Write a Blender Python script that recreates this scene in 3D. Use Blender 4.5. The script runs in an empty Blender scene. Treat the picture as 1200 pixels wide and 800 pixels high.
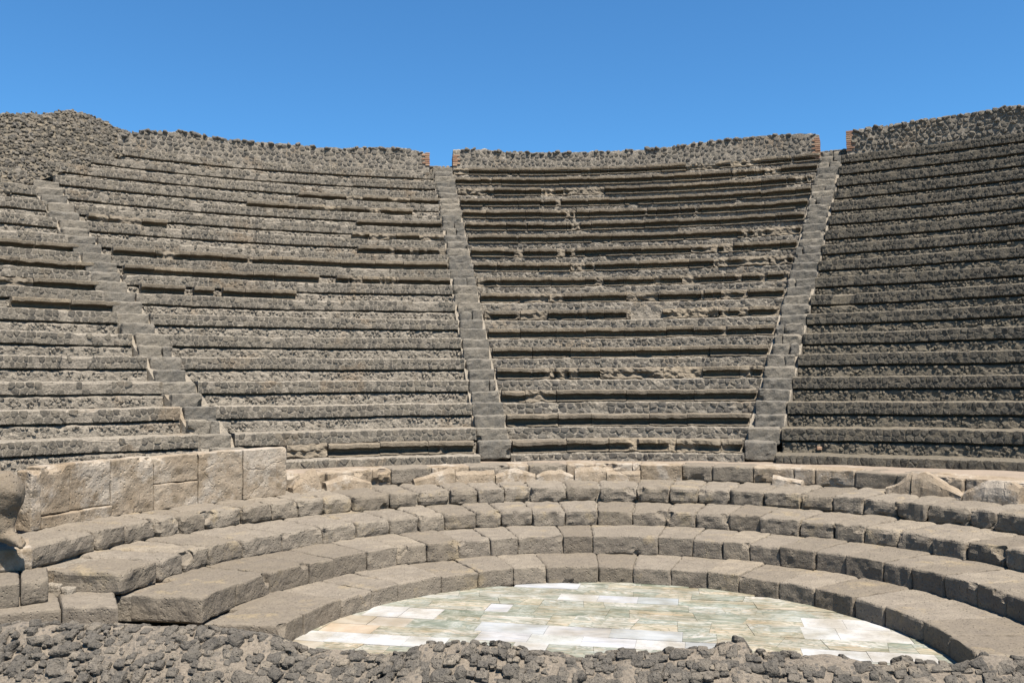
import bpy, math, random
import numpy as np
from mathutils import Vector, Matrix

SC = bpy.context.scene
COL = SC.collection
PI = math.pi

# ----------------------------------------------------------------------------
# camera, sky, sun, exposure
# ----------------------------------------------------------------------------
CAM_F, CAM_YAW, CAM_PIT, CAM_ROL = 1014.962, -0.21369, 0.05341, -0.00745
CAM_C = np.array([0.0, -3.67881, 2.16857])
_F = np.array([math.sin(CAM_YAW)*math.cos(CAM_PIT), math.cos(CAM_YAW)*math.cos(CAM_PIT), math.sin(CAM_PIT)])
_R0 = np.array([math.cos(CAM_YAW), -math.sin(CAM_YAW), 0.0])
_U0 = np.cross(_R0, _F)
_c, _s = math.cos(CAM_ROL), math.sin(CAM_ROL)
_R = _c*_R0 + _s*_U0
_U = -_s*_R0 + _c*_U0
cd = bpy.data.cameras.new("camera")
cam = bpy.data.objects.new("camera", cd)
COL.objects.link(cam)
cd.sensor_width = 36.0
cd.lens = 36.0*CAM_F/1200.0
cd.clip_start = 0.05
cd.clip_end = 5000
cam.matrix_world = Matrix(((_R[0], _U[0], -_F[0], CAM_C[0]), (_R[1], _U[1], -_F[1], CAM_C[1]), (_R[2], _U[2], -_F[2], CAM_C[2]), (0, 0, 0, 1)))
SC.camera = cam

SUN_EL, SUN_AZ = 64.0, 42.0          # azimuth: degrees to the right of straight behind the camera
el, az = math.radians(SUN_EL), math.radians(SUN_AZ)
SUN = np.array([math.cos(el)*math.sin(az), -math.cos(el)*math.cos(az), math.sin(el)])
w = bpy.data.worlds.new("World")
SC.world = w
w.use_nodes = True
nt = w.node_tree
nt.nodes.clear()
sky = nt.nodes.new("ShaderNodeTexSky")
sky.sky_type = 'NISHITA'
sky.sun_disc = False
sky.sun_elevation = el
sky.sun_rotation = math.atan2(SUN[0], SUN[1])
sky.altitude = 0
sky.air_density = 1.0
sky.dust_density = 0.0
sky.ozone_density = 6.0
bg = nt.nodes.new("ShaderNodeBackground")
bg.inputs[1].default_value = 0.053
wo = nt.nodes.new("ShaderNodeOutputWorld")
clr = nt.nodes.new("ShaderNodeMix")           # the camera's deep rendering of a clear blue sky
clr.data_type = 'RGBA'; clr.blend_type = 'MULTIPLY'; clr.inputs[0].default_value = 1.0
clr.inputs[7].default_value = (0.55, 0.99, 1.19, 1)
nt.links.new(sky.outputs[0], clr.inputs[6])
nt.links.new(clr.outputs[2], bg.inputs[0])
nt.links.new(bg.outputs[0], wo.inputs[0])
sl = bpy.data.lights.new("sun", 'SUN')
sl.energy = 5.0
sl.angle = math.radians(0.5)
sl.color = (1.0, 0.935, 0.855)
so = bpy.data.objects.new("sun", sl)
so.rotation_euler = Vector((-SUN[0], -SUN[1], -SUN[2])).to_track_quat('-Z', 'Y').to_euler()
so.location = (4, -8, 12)
COL.objects.link(so)
SC.view_settings.view_transform = 'Standard'
SC.view_settings.look = 'None'
SC.view_settings.exposure = 1.46
SC.view_settings.gamma = 1.0

# ----------------------------------------------------------------------------
# geometry of the theatre (metres)
# ----------------------------------------------------------------------------
R_S, T_S, Z_S = 9.9508, 0.5347, 0.9172     # upper seating: front of half row j, centre (0, 0)
def Rj(j): return R_S + T_S*j/2
def Zj(j): return Z_S + 0.2*j
TC = np.array([-0.765, 3.3871])            # centre of the orchestra and of the four low tiers
TR = [2.7176, 3.4751, 4.2765, 5.168, 6.17]
TZ = [0.0, 0.1811, 0.3839, 0.5776, 0.7746]
WALK_Z = 0.985

def ray(x, y):
    d = _F + _R*(x-600)/CAM_F - _U*(y-400)/CAM_F
    return d
def at_z(x, y, z):
    d = ray(x, y); t = (z-CAM_C[2])/d[2]
    return CAM_C + t*d
def at_y(x, y, Y):
    d = ray(x, y); t = (Y-CAM_C[1])/d[1]
    return CAM_C + t*d
def at_cyl(x, y, R, c=(0, 0)):
    d = ray(x, y); o = CAM_C[:2]-np.array(c)
    a = d[:2]@d[:2]; b = 2*o@d[:2]; cc = o@o-R*R
    t = (-b+math.sqrt(b*b-4*a*cc))/(2*a)
    return CAM_C+t*d
def az_of(P, c=(0, 0)):
    return math.atan2(P[0]-c[0], P[1]-c[1])
def phi_px(x, y, R, c=(0, 0)):
    return az_of(at_cyl(x, y, R, c), c)
def to_px(P):
    d = P-CAM_C
    q = d@_F
    return 600+CAM_F*(d@_R)/q, 400-CAM_F*(d@_U)/q, q
def phi_front(x, R, z, c):
    """azimuth (about c) of the far arc of the circle R at height z at picture column x"""
    ph = np.linspace(-1.75, 1.75, 1401)
    P = np.stack([c[0]+R*np.sin(ph), c[1]+R*np.cos(ph), 0*ph+z], 1)
    px, py, q = to_px(P)
    ok = q > 0.4
    ph, px = ph[ok], px[ok]
    i, k = int(np.argmin(px)), int(np.argmax(px))
    return float(np.interp(x, px[i:k+1], ph[i:k+1]))

# ----------------------------------------------------------------------------
# noise
# ----------------------------------------------------------------------------
def _h(ix, iy, iz, seed):
    n = (ix.astype(np.int64)*374761393 + iy.astype(np.int64)*668265263 + iz.astype(np.int64)*2147483647 + seed*1274126177) & 0xffffffff
    n = ((n ^ (n >> 13))*1274126177) & 0xffffffff
    n = ((n ^ (n >> 15))*2246822519) & 0xffffffff
    n = n ^ (n >> 16)
    return (n & 0xffffff)/float(0xffffff)*2-1
def vnoise(P, seed=0):
    P = np.asarray(P, float)
    f = np.floor(P); t = P-f; t = t*t*(3-2*t)
    i = f.astype(np.int64)
    x, y, z = i[..., 0], i[..., 1], i[..., 2]
    tx, ty, tz = t[..., 0], t[..., 1], t[..., 2]
    L = lambda a, b, k: a+(b-a)*k
    c00 = L(_h(x, y, z, seed), _h(x+1, y, z, seed), tx)
    c10 = L(_h(x, y+1, z, seed), _h(x+1, y+1, z, seed), tx)
    c01 = L(_h(x, y, z+1, seed), _h(x+1, y, z+1, seed), tx)
    c11 = L(_h(x, y+1, z+1, seed), _h(x+1, y+1, z+1, seed), tx)
    return L(L(c00, c10, ty), L(c01, c11, ty), tz)
def fbm(P, scale, octv=3, seed=0):
    P = np.asarray(P, float)/scale
    a, s, o = 0, 1.0, 0.0
    for k in range(octv):
        o = o+s*vnoise(P*(2**k)+17.3*k, seed+k); a += s; s *= 0.5
    return o/a*1.4
def n1(u, scale, seed=0, octv=2):
    u = np.asarray(u, float)
    return fbm(np.stack([u, 0*u+3.7, 0*u+1.9], -1), scale, octv, seed)
def smooth(x): 
    x = np.clip(x, 0, 1); return x*x*(3-2*x)

# ----------------------------------------------------------------------------
# materials
# ----------------------------------------------------------------------------
def ramp(N, stops, interp='LINEAR'):
    r = N.new("ShaderNodeValToRGB")
    r.color_ramp.interpolation = interp
    e = r.color_ramp.elements
    while len(e) > 1: e.remove(e[-1])
    e[0].position = stops[0][0]; e[0].color = (*stops[0][1], 1)
    for p, c in stops[1:]:
        k = e.new(p); k.color = (*c, 1)
    return r
def material(name, stops, mottle=((0.7, 0.7, 0.7), 0.35), mscale=9.0, fine=60.0, fine_amt=0.25, bump=0.4, bump_scale=45.0,
             bump_dist=0.01, rough=0.95, tint_w=0.75, second=None, pits=0.0, pit_scale=55.0, patch=None, K=0.60, cracks=None):
    """tint attribute picks a base colour along `stops`; mottle, fine grain, pits and bump come from position noise"""
    kk = lambda c: tuple(v*K*0.77 for v in c)
    stops = [(p, kk(c)) for p, c in stops]
    mottle = (kk(mottle[0]), mottle[1])
    if second: second = (kk(second[0]),)+tuple(second[1:])
    if patch: patch = (kk(patch[0]),)+tuple(patch[1:])
    m = bpy.data.materials.new(name)
    m.use_nodes = True
    N, Lk = m.node_tree.nodes, m.node_tree.links
    b = N["Principled BSDF"]
    b.inputs["Roughness"].default_value = rough
    b.inputs["Specular IOR Level"].default_value = 0.2
    geo = N.new("ShaderNodeNewGeometry")
    at = N.new("ShaderNodeAttribute"); at.attribute_name = "tint"
    def noise(scale, det=4, rg=0.6, lac=2.0):
        n = N.new("ShaderNodeTexNoise"); n.inputs["Scale"].default_value = scale
        n.inputs["Detail"].default_value = det; n.inputs["Roughness"].default_value = rg
        Lk.new(geo.outputs["Position"], n.inputs["Vector"]); return n
    def math_(op, a, bb, clamp=False):
        q = N.new("ShaderNodeMath"); q.operation = op; q.use_clamp = clamp
        for i, v in enumerate((a, bb)):
            if isinstance(v, (int, float)): q.inputs[i].default_value = v
            else: Lk.new(v, q.inputs[i])
        return q.outputs[0]
    def mix(kind, fac, A, B):
        q = N.new("ShaderNodeMix"); q.data_type = 'RGBA'; q.blend_type = kind
        if isinstance(fac, (int, float)): q.inputs[0].default_value = fac
        else: Lk.new(fac, q.inputs[0])
        for i, v in ((6, A), (7, B)):
            if isinstance(v, tuple): q.inputs[i].default_value = (*v, 1)
            else: Lk.new(v, q.inputs[i])
        return q.outputs[2]
    nA = noise(mscale*0.35, 5, 0.65)
    tsum = math_('ADD', math_('MULTIPLY', at.outputs["Fac"], tint_w), math_('MULTIPLY', nA.outputs[0], 1-tint_w))
    r = ramp(N, stops); Lk.new(tsum, r.inputs[0])
    col = r.outputs[0]
    nB = noise(mscale, 6, 0.7)
    rb = ramp(N, [(0.38, (0, 0, 0)), (0.62, (1, 1, 1))]); Lk.new(nB.outputs[0], rb.inputs[0])
    col = mix('MIX', math_('MULTIPLY', rb.outputs[0], mottle[1]), col, mottle[0])
    if patch:
        nP = noise(patch[2], 7, 0.72)
        rp = ramp(N, [(patch[3], (0, 0, 0)), (patch[3]+0.09, (1, 1, 1))]); Lk.new(nP.outputs[0], rp.inputs[0])
        col = mix('MIX', math_('MULTIPLY', rp.outputs[0], patch[1]), col, patch[0])
    if second:
        v = N.new("ShaderNodeTexVoronoi"); v.inputs["Scale"].default_value = second[2]
        v.inputs["Randomness"].default_value = 1.0
        Lk.new(geo.outputs["Position"], v.inputs["Vector"])
        rv = ramp(N, [(0.22, (1, 1, 1)), (0.42, (0, 0, 0))]); Lk.new(v.outputs["Distance"], rv.inputs[0])
        sepc = N.new("ShaderNodeSeparateColor"); Lk.new(v.outputs["Color"], sepc.inputs[0])
        g = math_('GREATER_THAN', sepc.outputs[0], second[3])
        col = mix('MIX', math_('MULTIPLY', math_('MULTIPLY', rv.outputs[0], g), second[1]), col, second[0])
    crk = None
    if cracks:
        wv = N.new("ShaderNodeVectorMath"); wv.operation = 'MULTIPLY_ADD'
        nW = noise(3.0, 4, 0.6); wv.inputs[1].default_value = (0.25, 0.25, 0.25)
        Lk.new(nW.outputs["Color"], wv.inputs[0]); Lk.new(geo.outputs["Position"], wv.inputs[2])
        vc = N.new("ShaderNodeTexVoronoi"); vc.feature = 'DISTANCE_TO_EDGE'; vc.inputs["Scale"].default_value = cracks[0]
        Lk.new(wv.outputs[0], vc.inputs["Vector"])
        rc = ramp(N, [(0.0, (1, 1, 1)), (0.010, (0, 0, 0))]); Lk.new(vc.outputs["Distance"], rc.inputs[0])
        nG = noise(1.7, 2, 0.5)
        rg = ramp(N, [(0.47, (0, 0, 0)), (0.53, (1, 1, 1))]); Lk.new(nG.outputs[0], rg.inputs[0])
        crk = math_('MULTIPLY', rc.outputs[0], rg.outputs[0])
        col = mix('MIX', math_('MULTIPLY', crk, cracks[1]), col, (0.05, 0.04, 0.03))
    nF = noise(fine, 5, 0.75)
    rf = ramp(N, [(0.25, (1-fine_amt,)*3), (0.75, (1+fine_amt,)*3)]); Lk.new(nF.outputs[0], rf.inputs[0])
    col = mix('MULTIPLY', 1.0, col, rf.outputs[0])
    h = math_('ADD', math_('MULTIPLY', noise(bump_scale, 7, 0.7).outputs[0], 1.0), math_('MULTIPLY', noise(bump_scale*0.3, 4, 0.6).outputs[0], 1.2))
    if pits > 0:
        vp = N.new("ShaderNodeTexVoronoi"); vp.inputs["Scale"].default_value = pit_scale
        Lk.new(geo.outputs["Position"], vp.inputs["Vector"])
        rp = ramp(N, [(0.12, (0, 0, 0)), (0.34, (1, 1, 1))]); Lk.new(vp.outputs["Distance"], rp.inputs[0])
        sep2 = N.new("ShaderNodeSeparateColor"); Lk.new(vp.outputs["Color"], sep2.inputs[0])
        gate = math_('GREATER_THAN', sep2.outputs[1], 0.55)
        pit = math_('MULTIPLY', math_('SUBTRACT', 1.0, rp.outputs[0]), gate)
        h = math_('SUBTRACT', h, math_('MULTIPLY', pit, pits))
    if crk is not None: h = math_('SUBTRACT', h, math_('MULTIPLY', crk, 0.5))
    bp = N.new("ShaderNodeBump"); bp.inputs["Strength"].default_value = bump; bp.inputs["Distance"].default_value = bump_dist
    Lk.new(h, bp.inputs["Height"]); Lk.new(bp.outputs[0], b.inputs["Normal"])
    Lk.new(col, b.inputs["Base Color"])
    return m

LAVA = material("lava_stone", [(0.0, (0.07, 0.065, 0.056)), (0.3, (0.115, 0.105, 0.088)), (0.6, (0.165, 0.147, 0.117)), (0.85, (0.23, 0.197, 0.148)), (1.0, (0.38, 0.32, 0.235))],
                mottle=((0.30, 0.255, 0.19), 0.4), mscale=16, fine=60, fine_amt=0.45, bump=0.9, bump_scale=50, bump_dist=0.012, K=0.80,
                patch=((0.24, 0.175, 0.11), 0.5, 0.9, 0.56))
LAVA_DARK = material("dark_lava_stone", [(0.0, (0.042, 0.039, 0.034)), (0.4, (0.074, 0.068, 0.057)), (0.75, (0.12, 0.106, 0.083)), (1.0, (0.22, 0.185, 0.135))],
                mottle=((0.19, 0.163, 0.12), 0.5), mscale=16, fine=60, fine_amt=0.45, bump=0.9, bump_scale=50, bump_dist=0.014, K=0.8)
FIELD = material("field_stone", [(0.0, (0.11, 0.10, 0.092)), (0.3, (0.18, 0.165, 0.14)), (0.6, (0.25, 0.215, 0.165)), (0.85, (0.33, 0.27, 0.19)), (1.0, (0.44, 0.35, 0.235))],
                mottle=((0.30, 0.26, 0.20), 0.35), mscale=12, fine=80, bump=0.7, bump_scale=50)
MORTAR = material("old_mortar", [(0.0, (0.27, 0.236, 0.186)), (0.5, (0.38, 0.33, 0.26)), (1.0, (0.49, 0.43, 0.345))],
                mottle=((0.22, 0.195, 0.155), 0.55), mscale=7, fine=40, fine_amt=0.45, bump=1.0, bump_scale=30, bump_dist=0.03, tint_w=0.5,
                second=((0.16, 0.145, 0.12), 0.65, 20.0, 0.55), patch=((0.33, 0.24, 0.15), 0.5, 0.9, 0.56), K=0.70)
WALL_MORTAR = material("stage_wall_mortar", [(0.0, (0.23, 0.195, 0.15)), (0.5, (0.31, 0.26, 0.20)), (1.0, (0.40, 0.335, 0.255))],
                mottle=((0.22, 0.19, 0.15), 0.5), mscale=8, fine=60, fine_amt=0.4, bump=1.0, bump_scale=34, bump_dist=0.025, tint_w=0.4,
                second=((0.11, 0.105, 0.095), 0.75, 30.0, 0.5), patch=((0.36, 0.31, 0.25), 0.5, 5.0, 0.58), K=0.66)
WALL_STONE = material("rough_lava", [(0.0, (0.06, 0.055, 0.047)), (0.4, (0.10, 0.09, 0.075)), (0.75, (0.155, 0.134, 0.106)), (1.0, (0.27, 0.225, 0.165))],
                mottle=((0.19, 0.165, 0.13), 0.35), mscale=18, fine=60, fine_amt=0.45, bump=1.0, bump_scale=44, bump_dist=0.025, K=1.0, pits=0.6, pit_scale=60,
                patch=((0.34, 0.29, 0.22), 0.35, 6.0, 0.62))
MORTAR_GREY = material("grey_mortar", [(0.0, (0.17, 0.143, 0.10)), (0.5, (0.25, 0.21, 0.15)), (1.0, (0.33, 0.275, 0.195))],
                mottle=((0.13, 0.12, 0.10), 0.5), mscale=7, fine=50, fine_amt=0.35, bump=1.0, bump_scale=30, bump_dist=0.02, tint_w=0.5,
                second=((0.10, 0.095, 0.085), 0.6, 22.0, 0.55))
TUFA = material("grey_tufa", [(0.0, (0.20, 0.165, 0.12)), (0.35, (0.27, 0.228, 0.172)), (0.65, (0.315, 0.27, 0.21)), (1.0, (0.39, 0.325, 0.235))],
                mottle=((0.20, 0.17, 0.135), 0.55), mscale=4.5, fine=60, fine_amt=0.3, bump=0.7, bump_scale=45, bump_dist=0.014, tint_w=0.65,
                pits=1.5, pit_scale=36, patch=((0.40, 0.315, 0.19), 0.55, 2.3, 0.57), K=0.65)
SLAB = material("moulded_tufa", [(0.0, (0.20, 0.165, 0.12)), (0.5, (0.275, 0.228, 0.165)), (1.0, (0.36, 0.29, 0.20))],
                K=0.66, mottle=((0.17, 0.145, 0.11), 0.6), mscale=7, fine=60, fine_amt=0.4, bump=0.8, bump_scale=50, bump_dist=0.012, tint_w=0.7,
                pits=0.8, pit_scale=40, patch=((0.46, 0.40, 0.31), 0.5, 4.0, 0.6))
STEP = material("step_lava", [(0.0, (0.16, 0.15, 0.13)), (0.5, (0.235, 0.212, 0.175)), (1.0, (0.315, 0.275, 0.215))],
                mottle=((0.29, 0.25, 0.19), 0.5), mscale=9, fine=60, fine_amt=0.4, bump=0.9, bump_scale=45, bump_dist=0.014, tint_w=0.8, pits=0.8, pit_scale=40, K=0.64)
PARAPET = material("ochre_tufa", [(0.0, (0.34, 0.265, 0.185)), (0.5, (0.46, 0.375, 0.275)), (1.0, (0.54, 0.46, 0.36))],
                mottle=((0.30, 0.225, 0.145), 0.75), mscale=2.6, fine=60, fine_amt=0.3, bump=0.8, bump_scale=22, bump_dist=0.015, tint_w=0.55,
                patch=((0.54, 0.47, 0.38), 0.85, 2.0, 0.5), pits=0.5, pit_scale=24, cracks=(0.9, 0.12), second=((0.20, 0.15, 0.09), 0.5, 7.0, 0.72))
STATUE = material("weathered_statue_tufa", [(0.0, (0.25, 0.20, 0.14)), (1.0, (0.36, 0.28, 0.19))],
                mottle=((0.22, 0.20, 0.17), 0.5), mscale=4, fine=60, fine_amt=0.25, bump=0.8, bump_scale=26, bump_dist=0.018, tint_w=0.3, pits=0.8, pit_scale=34)
BRICK = material("red_brick", [(0.0, (0.26, 0.14, 0.09)), (0.5, (0.38, 0.22, 0.14)), (1.0, (0.48, 0.34, 0.23))],
                mottle=((0.30, 0.22, 0.15), 0.3), mscale=12, fine=80, bump=0.5, bump_scale=60, tint_w=0.9, K=0.85)
PAVE = material("pink_mortar_pavement", [(0.0, (0.36, 0.28, 0.205)), (1.0, (0.48, 0.39, 0.30))],
                mottle=((0.30, 0.25, 0.195), 0.5), mscale=2.5, fine=50, fine_amt=0.25, bump=0.5, bump_scale=30, tint_w=0.2)
GROUND = material("dusty_ground", [(0.0, (0.24, 0.20, 0.15)), (1.0, (0.33, 0.28, 0.21))],
                mottle=((0.2, 0.17, 0.13), 0.5), mscale=0.8, fine=20, fine_amt=0.25, bump=0.6, bump_scale=15, tint_w=0.2)

def marble(name, base, veins, along=(0.55, 4.2, 1.0), rough=0.7, slabvar=1.0):
    base = [(p, tuple(v*0.76 for v in c)) for p, c in base]
    veins = (tuple(v*0.76 for v in veins[0]), veins[1])
    m = bpy.data.materials.new(name); m.use_nodes = True
    N, Lk = m.node_tree.nodes, m.node_tree.links
    b = N["Principled BSDF"]; b.inputs["Roughness"].default_value = rough
    b.inputs["Specular IOR Level"].default_value = 0.3
    geo = N.new("ShaderNodeNewGeometry")
    at = N.new("ShaderNodeAttribute"); at.attribute_name = "tint"
    oi = N.new("ShaderNodeVectorMath"); oi.operation = 'MULTIPLY_ADD'     # per slab offset, streaks run along x
    cx = N.new("ShaderNodeCombineXYZ")
    for i in range(3): Lk.new(at.outputs["Fac"], cx.inputs[i])
    oi.inputs[1].default_value = (31.0, 47.0, 13.0)
    Lk.new(cx.outputs[0], oi.inputs[0])
    Lk.new(geo.outputs["Position"], oi.inputs[2])
    ml = N.new("ShaderNodeMapping"); ml.vector_type = 'POINT'
    ml.inputs["Scale"].default_value = along
    ml.inputs["Rotation"].default_value = (0, 0, 0.3)
    Lk.new(oi.outputs[0], ml.inputs["Vector"])
    n = N.new("ShaderNodeTexNoise"); n.inputs["Scale"].default_value = 0.95; n.inputs["Detail"].default_value = 8
    n.inputs["Roughness"].default_value = 0.55; n.inputs["Distortion"].default_value = 3.2
    Lk.new(ml.outputs[0], n.inputs["Vector"])
    r = ramp(N, base); Lk.new(n.outputs[0], r.inputs[0])
    n2 = N.new("ShaderNodeTexNoise"); n2.inputs["Scale"].default_value = 2.6; n2.inputs["Detail"].default_value = 8
    n2.inputs["Distortion"].default_value = 2.2
    Lk.new(ml.outputs[0], n2.inputs["Vector"])
    r2 = ramp(N, [(0.455, (0, 0, 0)), (0.5, (1, 1, 1)), (0.545, (0, 0, 0))]); Lk.new(n2.outputs[0], r2.inputs[0])
    k = N.new("ShaderNodeMath"); k.operation = 'MULTIPLY'; k.inputs[1].default_value = veins[1]
    Lk.new(r2.outputs[0], k.inputs[0])
    mx = N.new("ShaderNodeMix"); mx.data_type = 'RGBA'
    Lk.new(k.outputs[0], mx.inputs[0]); Lk.new(r.outputs[0], mx.inputs[6]); mx.inputs[7].default_value = (*veins[0], 1)
    rt = ramp(N, [(0.0, (0.76, 0.82, 0.78)), (0.25, (1.0, 1.02, 1.05)), (0.45, (1.1, 0.99, 0.86)), (0.62, (0.86, 0.90, 0.88)), (0.82, (1.18, 1.17, 1.2)), (1.0, (0.95, 0.92, 0.88))], 'CONSTANT' if False else 'LINEAR')
    Lk.new(at.outputs["Fac"], rt.inputs[0])
    mt = N.new("ShaderNodeMix"); mt.data_type = 'RGBA'; mt.blend_type = 'MULTIPLY'; mt.inputs[0].default_value = slabvar
    Lk.new(mx.outputs[2], mt.inputs[6]); Lk.new(rt.outputs[0], mt.inputs[7])
    mx = mt
    nd = N.new("ShaderNodeTexNoise"); nd.inputs["Scale"].default_value = 3.0; nd.inputs["Detail"].default_value = 6
    Lk.new(geo.outputs["Position"], nd.inputs["Vector"])
    rd = ramp(N, [(0.34, (0.72, 0.68, 0.60)), (0.62, (1.05, 1.05, 1.05))]); Lk.new(nd.outputs[0], rd.inputs[0])
    mm = N.new("ShaderNodeMix"); mm.data_type = 'RGBA'; mm.blend_type = 'MULTIPLY'; mm.inputs[0].default_value = 1
    Lk.new(mx.outputs[2], mm.inputs[6]); Lk.new(rd.outputs[0], mm.inputs[7])
    Lk.new(mm.outputs[2], b.inputs["Base Color"])
    return m
CIP = marble("veined_green_marble", [(0.30, (0.14, 0.15, 0.12)), (0.40, (0.21, 0.212, 0.168)), (0.46, (0.325, 0.315, 0.28)), (0.52, (0.235, 0.232, 0.19)), (0.57, (0.285, 0.25, 0.19)), (0.62, (0.36, 0.345, 0.31)), (0.75, (0.22, 0.225, 0.19))], ((0.12, 0.138, 0.108), 0.8), along=(1.0, 2.6, 1.0))
WHITE = marble("white_marble", [(0.3, (0.33, 0.325, 0.315)), (0.5, (0.385, 0.38, 0.365)), (0.7, (0.35, 0.345, 0.33))], ((0.20, 0.205, 0.21), 0.35), along=(2.5, 4.0, 1.0), slabvar=0.35)
GREYW = marble("grey_white_marble", [(0.3, (0.215, 0.22, 0.23)), (0.5, (0.325, 0.325, 0.32)), (0.7, (0.26, 0.265, 0.265))], ((0.22, 0.24, 0.26), 0.5))
PINKM = marble("cream_marble", [(0.3, (0.29, 0.255, 0.21)), (0.5, (0.325, 0.295, 0.25)), (0.7, (0.30, 0.265, 0.225))], ((0.36, 0.30, 0.23), 0.3), along=(1.0, 2.0, 1.0))

# ----------------------------------------------------------------------------
# objects
# ----------------------------------------------------------------------------
ORG = {}
def mesh_from(name, V, faces, tint=None, smooth_=False):
    """faces: list of tuples or (n,4)/(n,3) arrays; tint: scalar or per-face array"""
    me = bpy.data.meshes.new(name)
    if isinstance(faces, np.ndarray):
        groups = [faces]
    elif faces and isinstance(faces[0], np.ndarray):
        groups = faces
    else:
        by = {}
        groups = None
        tot = np.array([len(f) for f in faces], np.int32)
        idx = np.concatenate([np.asarray(f, np.int32) for f in faces])
    if groups is not None:
        tot = np.concatenate([np.full(len(g), g.shape[1], np.int32) for g in groups])
        idx = np.concatenate([g.ravel() for g in groups]).astype(np.int32)
    me.vertices.add(len(V)); me.vertices.foreach_set("co", np.asarray(V, np.float32).ravel())
    me.loops.add(len(idx)); me.loops.foreach_set("vertex_index", idx)
    me.polygons.add(len(tot))
    st = np.concatenate([[0], np.cumsum(tot)[:-1]]).astype(np.int32)
    me.polygons.foreach_set("loop_start", st)
    me.polygons.foreach_set("loop_total", tot)
    me.polygons.foreach_set("use_smooth", np.full(len(tot), bool(smooth_)))
    me.update(calc_edges=True)
    if tint is not None:
        a = me.attributes.new("tint", 'FLOAT', 'FACE')
        a.data.foreach_set("value", np.broadcast_to(np.asarray(tint, np.float32), (len(tot),)).copy())
    me.validate(verbose=False)
    return me
def put(name, V, faces, mat, parent=None, tint=0.5, kind=None, label=None, smooth_=False):
    V = np.asarray(V, float)
    c = (V.min(0)+V.max(0))/2
    me = mesh_from(name, V-c, faces, tint, smooth_)
    me.materials.append(mat)
    o = bpy.data.objects.new(name, me)
    COL.objects.link(o)
    if parent is not None:
        o.parent = parent
        o.location = c-ORG[parent.name]
    else:
        o.location = c
    ORG[o.name] = c
    if kind: o["kind"] = kind
    if label: o["label"] = label
    return o
def thing(name, label, cat, loc, group=None):
    o = bpy.data.objects.new(name, None)
    COL.objects.link(o)
    o.location = loc; o.empty_display_size = 0.3
    ORG[o.name] = np.array(loc, float)
    o["label"] = label; o["category"] = cat; o["kind"] = "thing"
    if group: o["group"] = group
    return o

# ----------------------------------------------------------------------------
# mesh helpers
# ----------------------------------------------------------------------------
def grid_faces(n, m, off=0):
    i = np.arange(n-1)[:, None]*m+np.arange(m-1)[None, :]
    return (np.stack([i, i+m, i+m+1, i+1], -1).reshape(-1, 4)+off).astype(np.int32)
def resample(prof, step):
    out = [prof[0]]
    for a, b in zip(prof[:-1], prof[1:]):
        L = math.hypot(b[0]-a[0], b[1]-a[1]); n = max(1, int(round(L/step)))
        for k in range(1, n+1):
            out.append((a[0]+(b[0]-a[0])*k/n, a[1]+(b[1]-a[1])*k/n))
    return np.array(out)
def cylpt(R, ph, z, c=(0, 0)):
    return np.stack([c[0]+R*np.sin(ph), c[1]+R*np.cos(ph), z+0*ph], -1)

_TOPO = {}
def rbox_topo(nx, ny, nz):
    k = (nx, ny, nz)
    if k in _TOPO: return _TOPO[k]
    idx = {}; pts = []
    def g(i, j, l):
        q = (i, j, l)
        if q not in idx:
            idx[q] = len(pts); pts.append(q)
        return idx[q]
    F = []
    for i in range(nx):
        for j in range(ny):
            F.append((g(i, j, 0), g(i, j+1, 0), g(i+1, j+1, 0), g(i+1, j, 0)))
            F.append((g(i, j, nz), g(i+1, j, nz), g(i+1, j+1, nz), g(i, j+1, nz)))
    for i in range(nx):
        for l in range(nz):
            F.append((g(i, 0, l), g(i+1, 0, l), g(i+1, 0, l+1), g(i, 0, l+1)))
            F.append((g(i, ny, l), g(i, ny, l+1), g(i+1, ny, l+1), g(i+1, ny, l)))
    for j in range(ny):
        for l in range(nz):
            F.append((g(0, j, l), g(0, j, l+1), g(0, j+1, l+1), g(0, j+1, l)))
            F.append((g(nx, j, l), g(nx, j+1, l), g(nx, j+1, l+1), g(nx, j, l+1)))
    _TOPO[k] = (np.array(pts), np.array(F, np.int32))
    return _TOPO[k]
def axis_steps(h, r, cell):
    r = min(r, h*0.8)
    inner = max(1, int(round(2*(h-r)/cell)))
    a = np.linspace(-(h-r), h-r, inner+1)
    return np.concatenate([[-h, -h+r*0.35], a, [h-r*0.35, h]])
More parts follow.
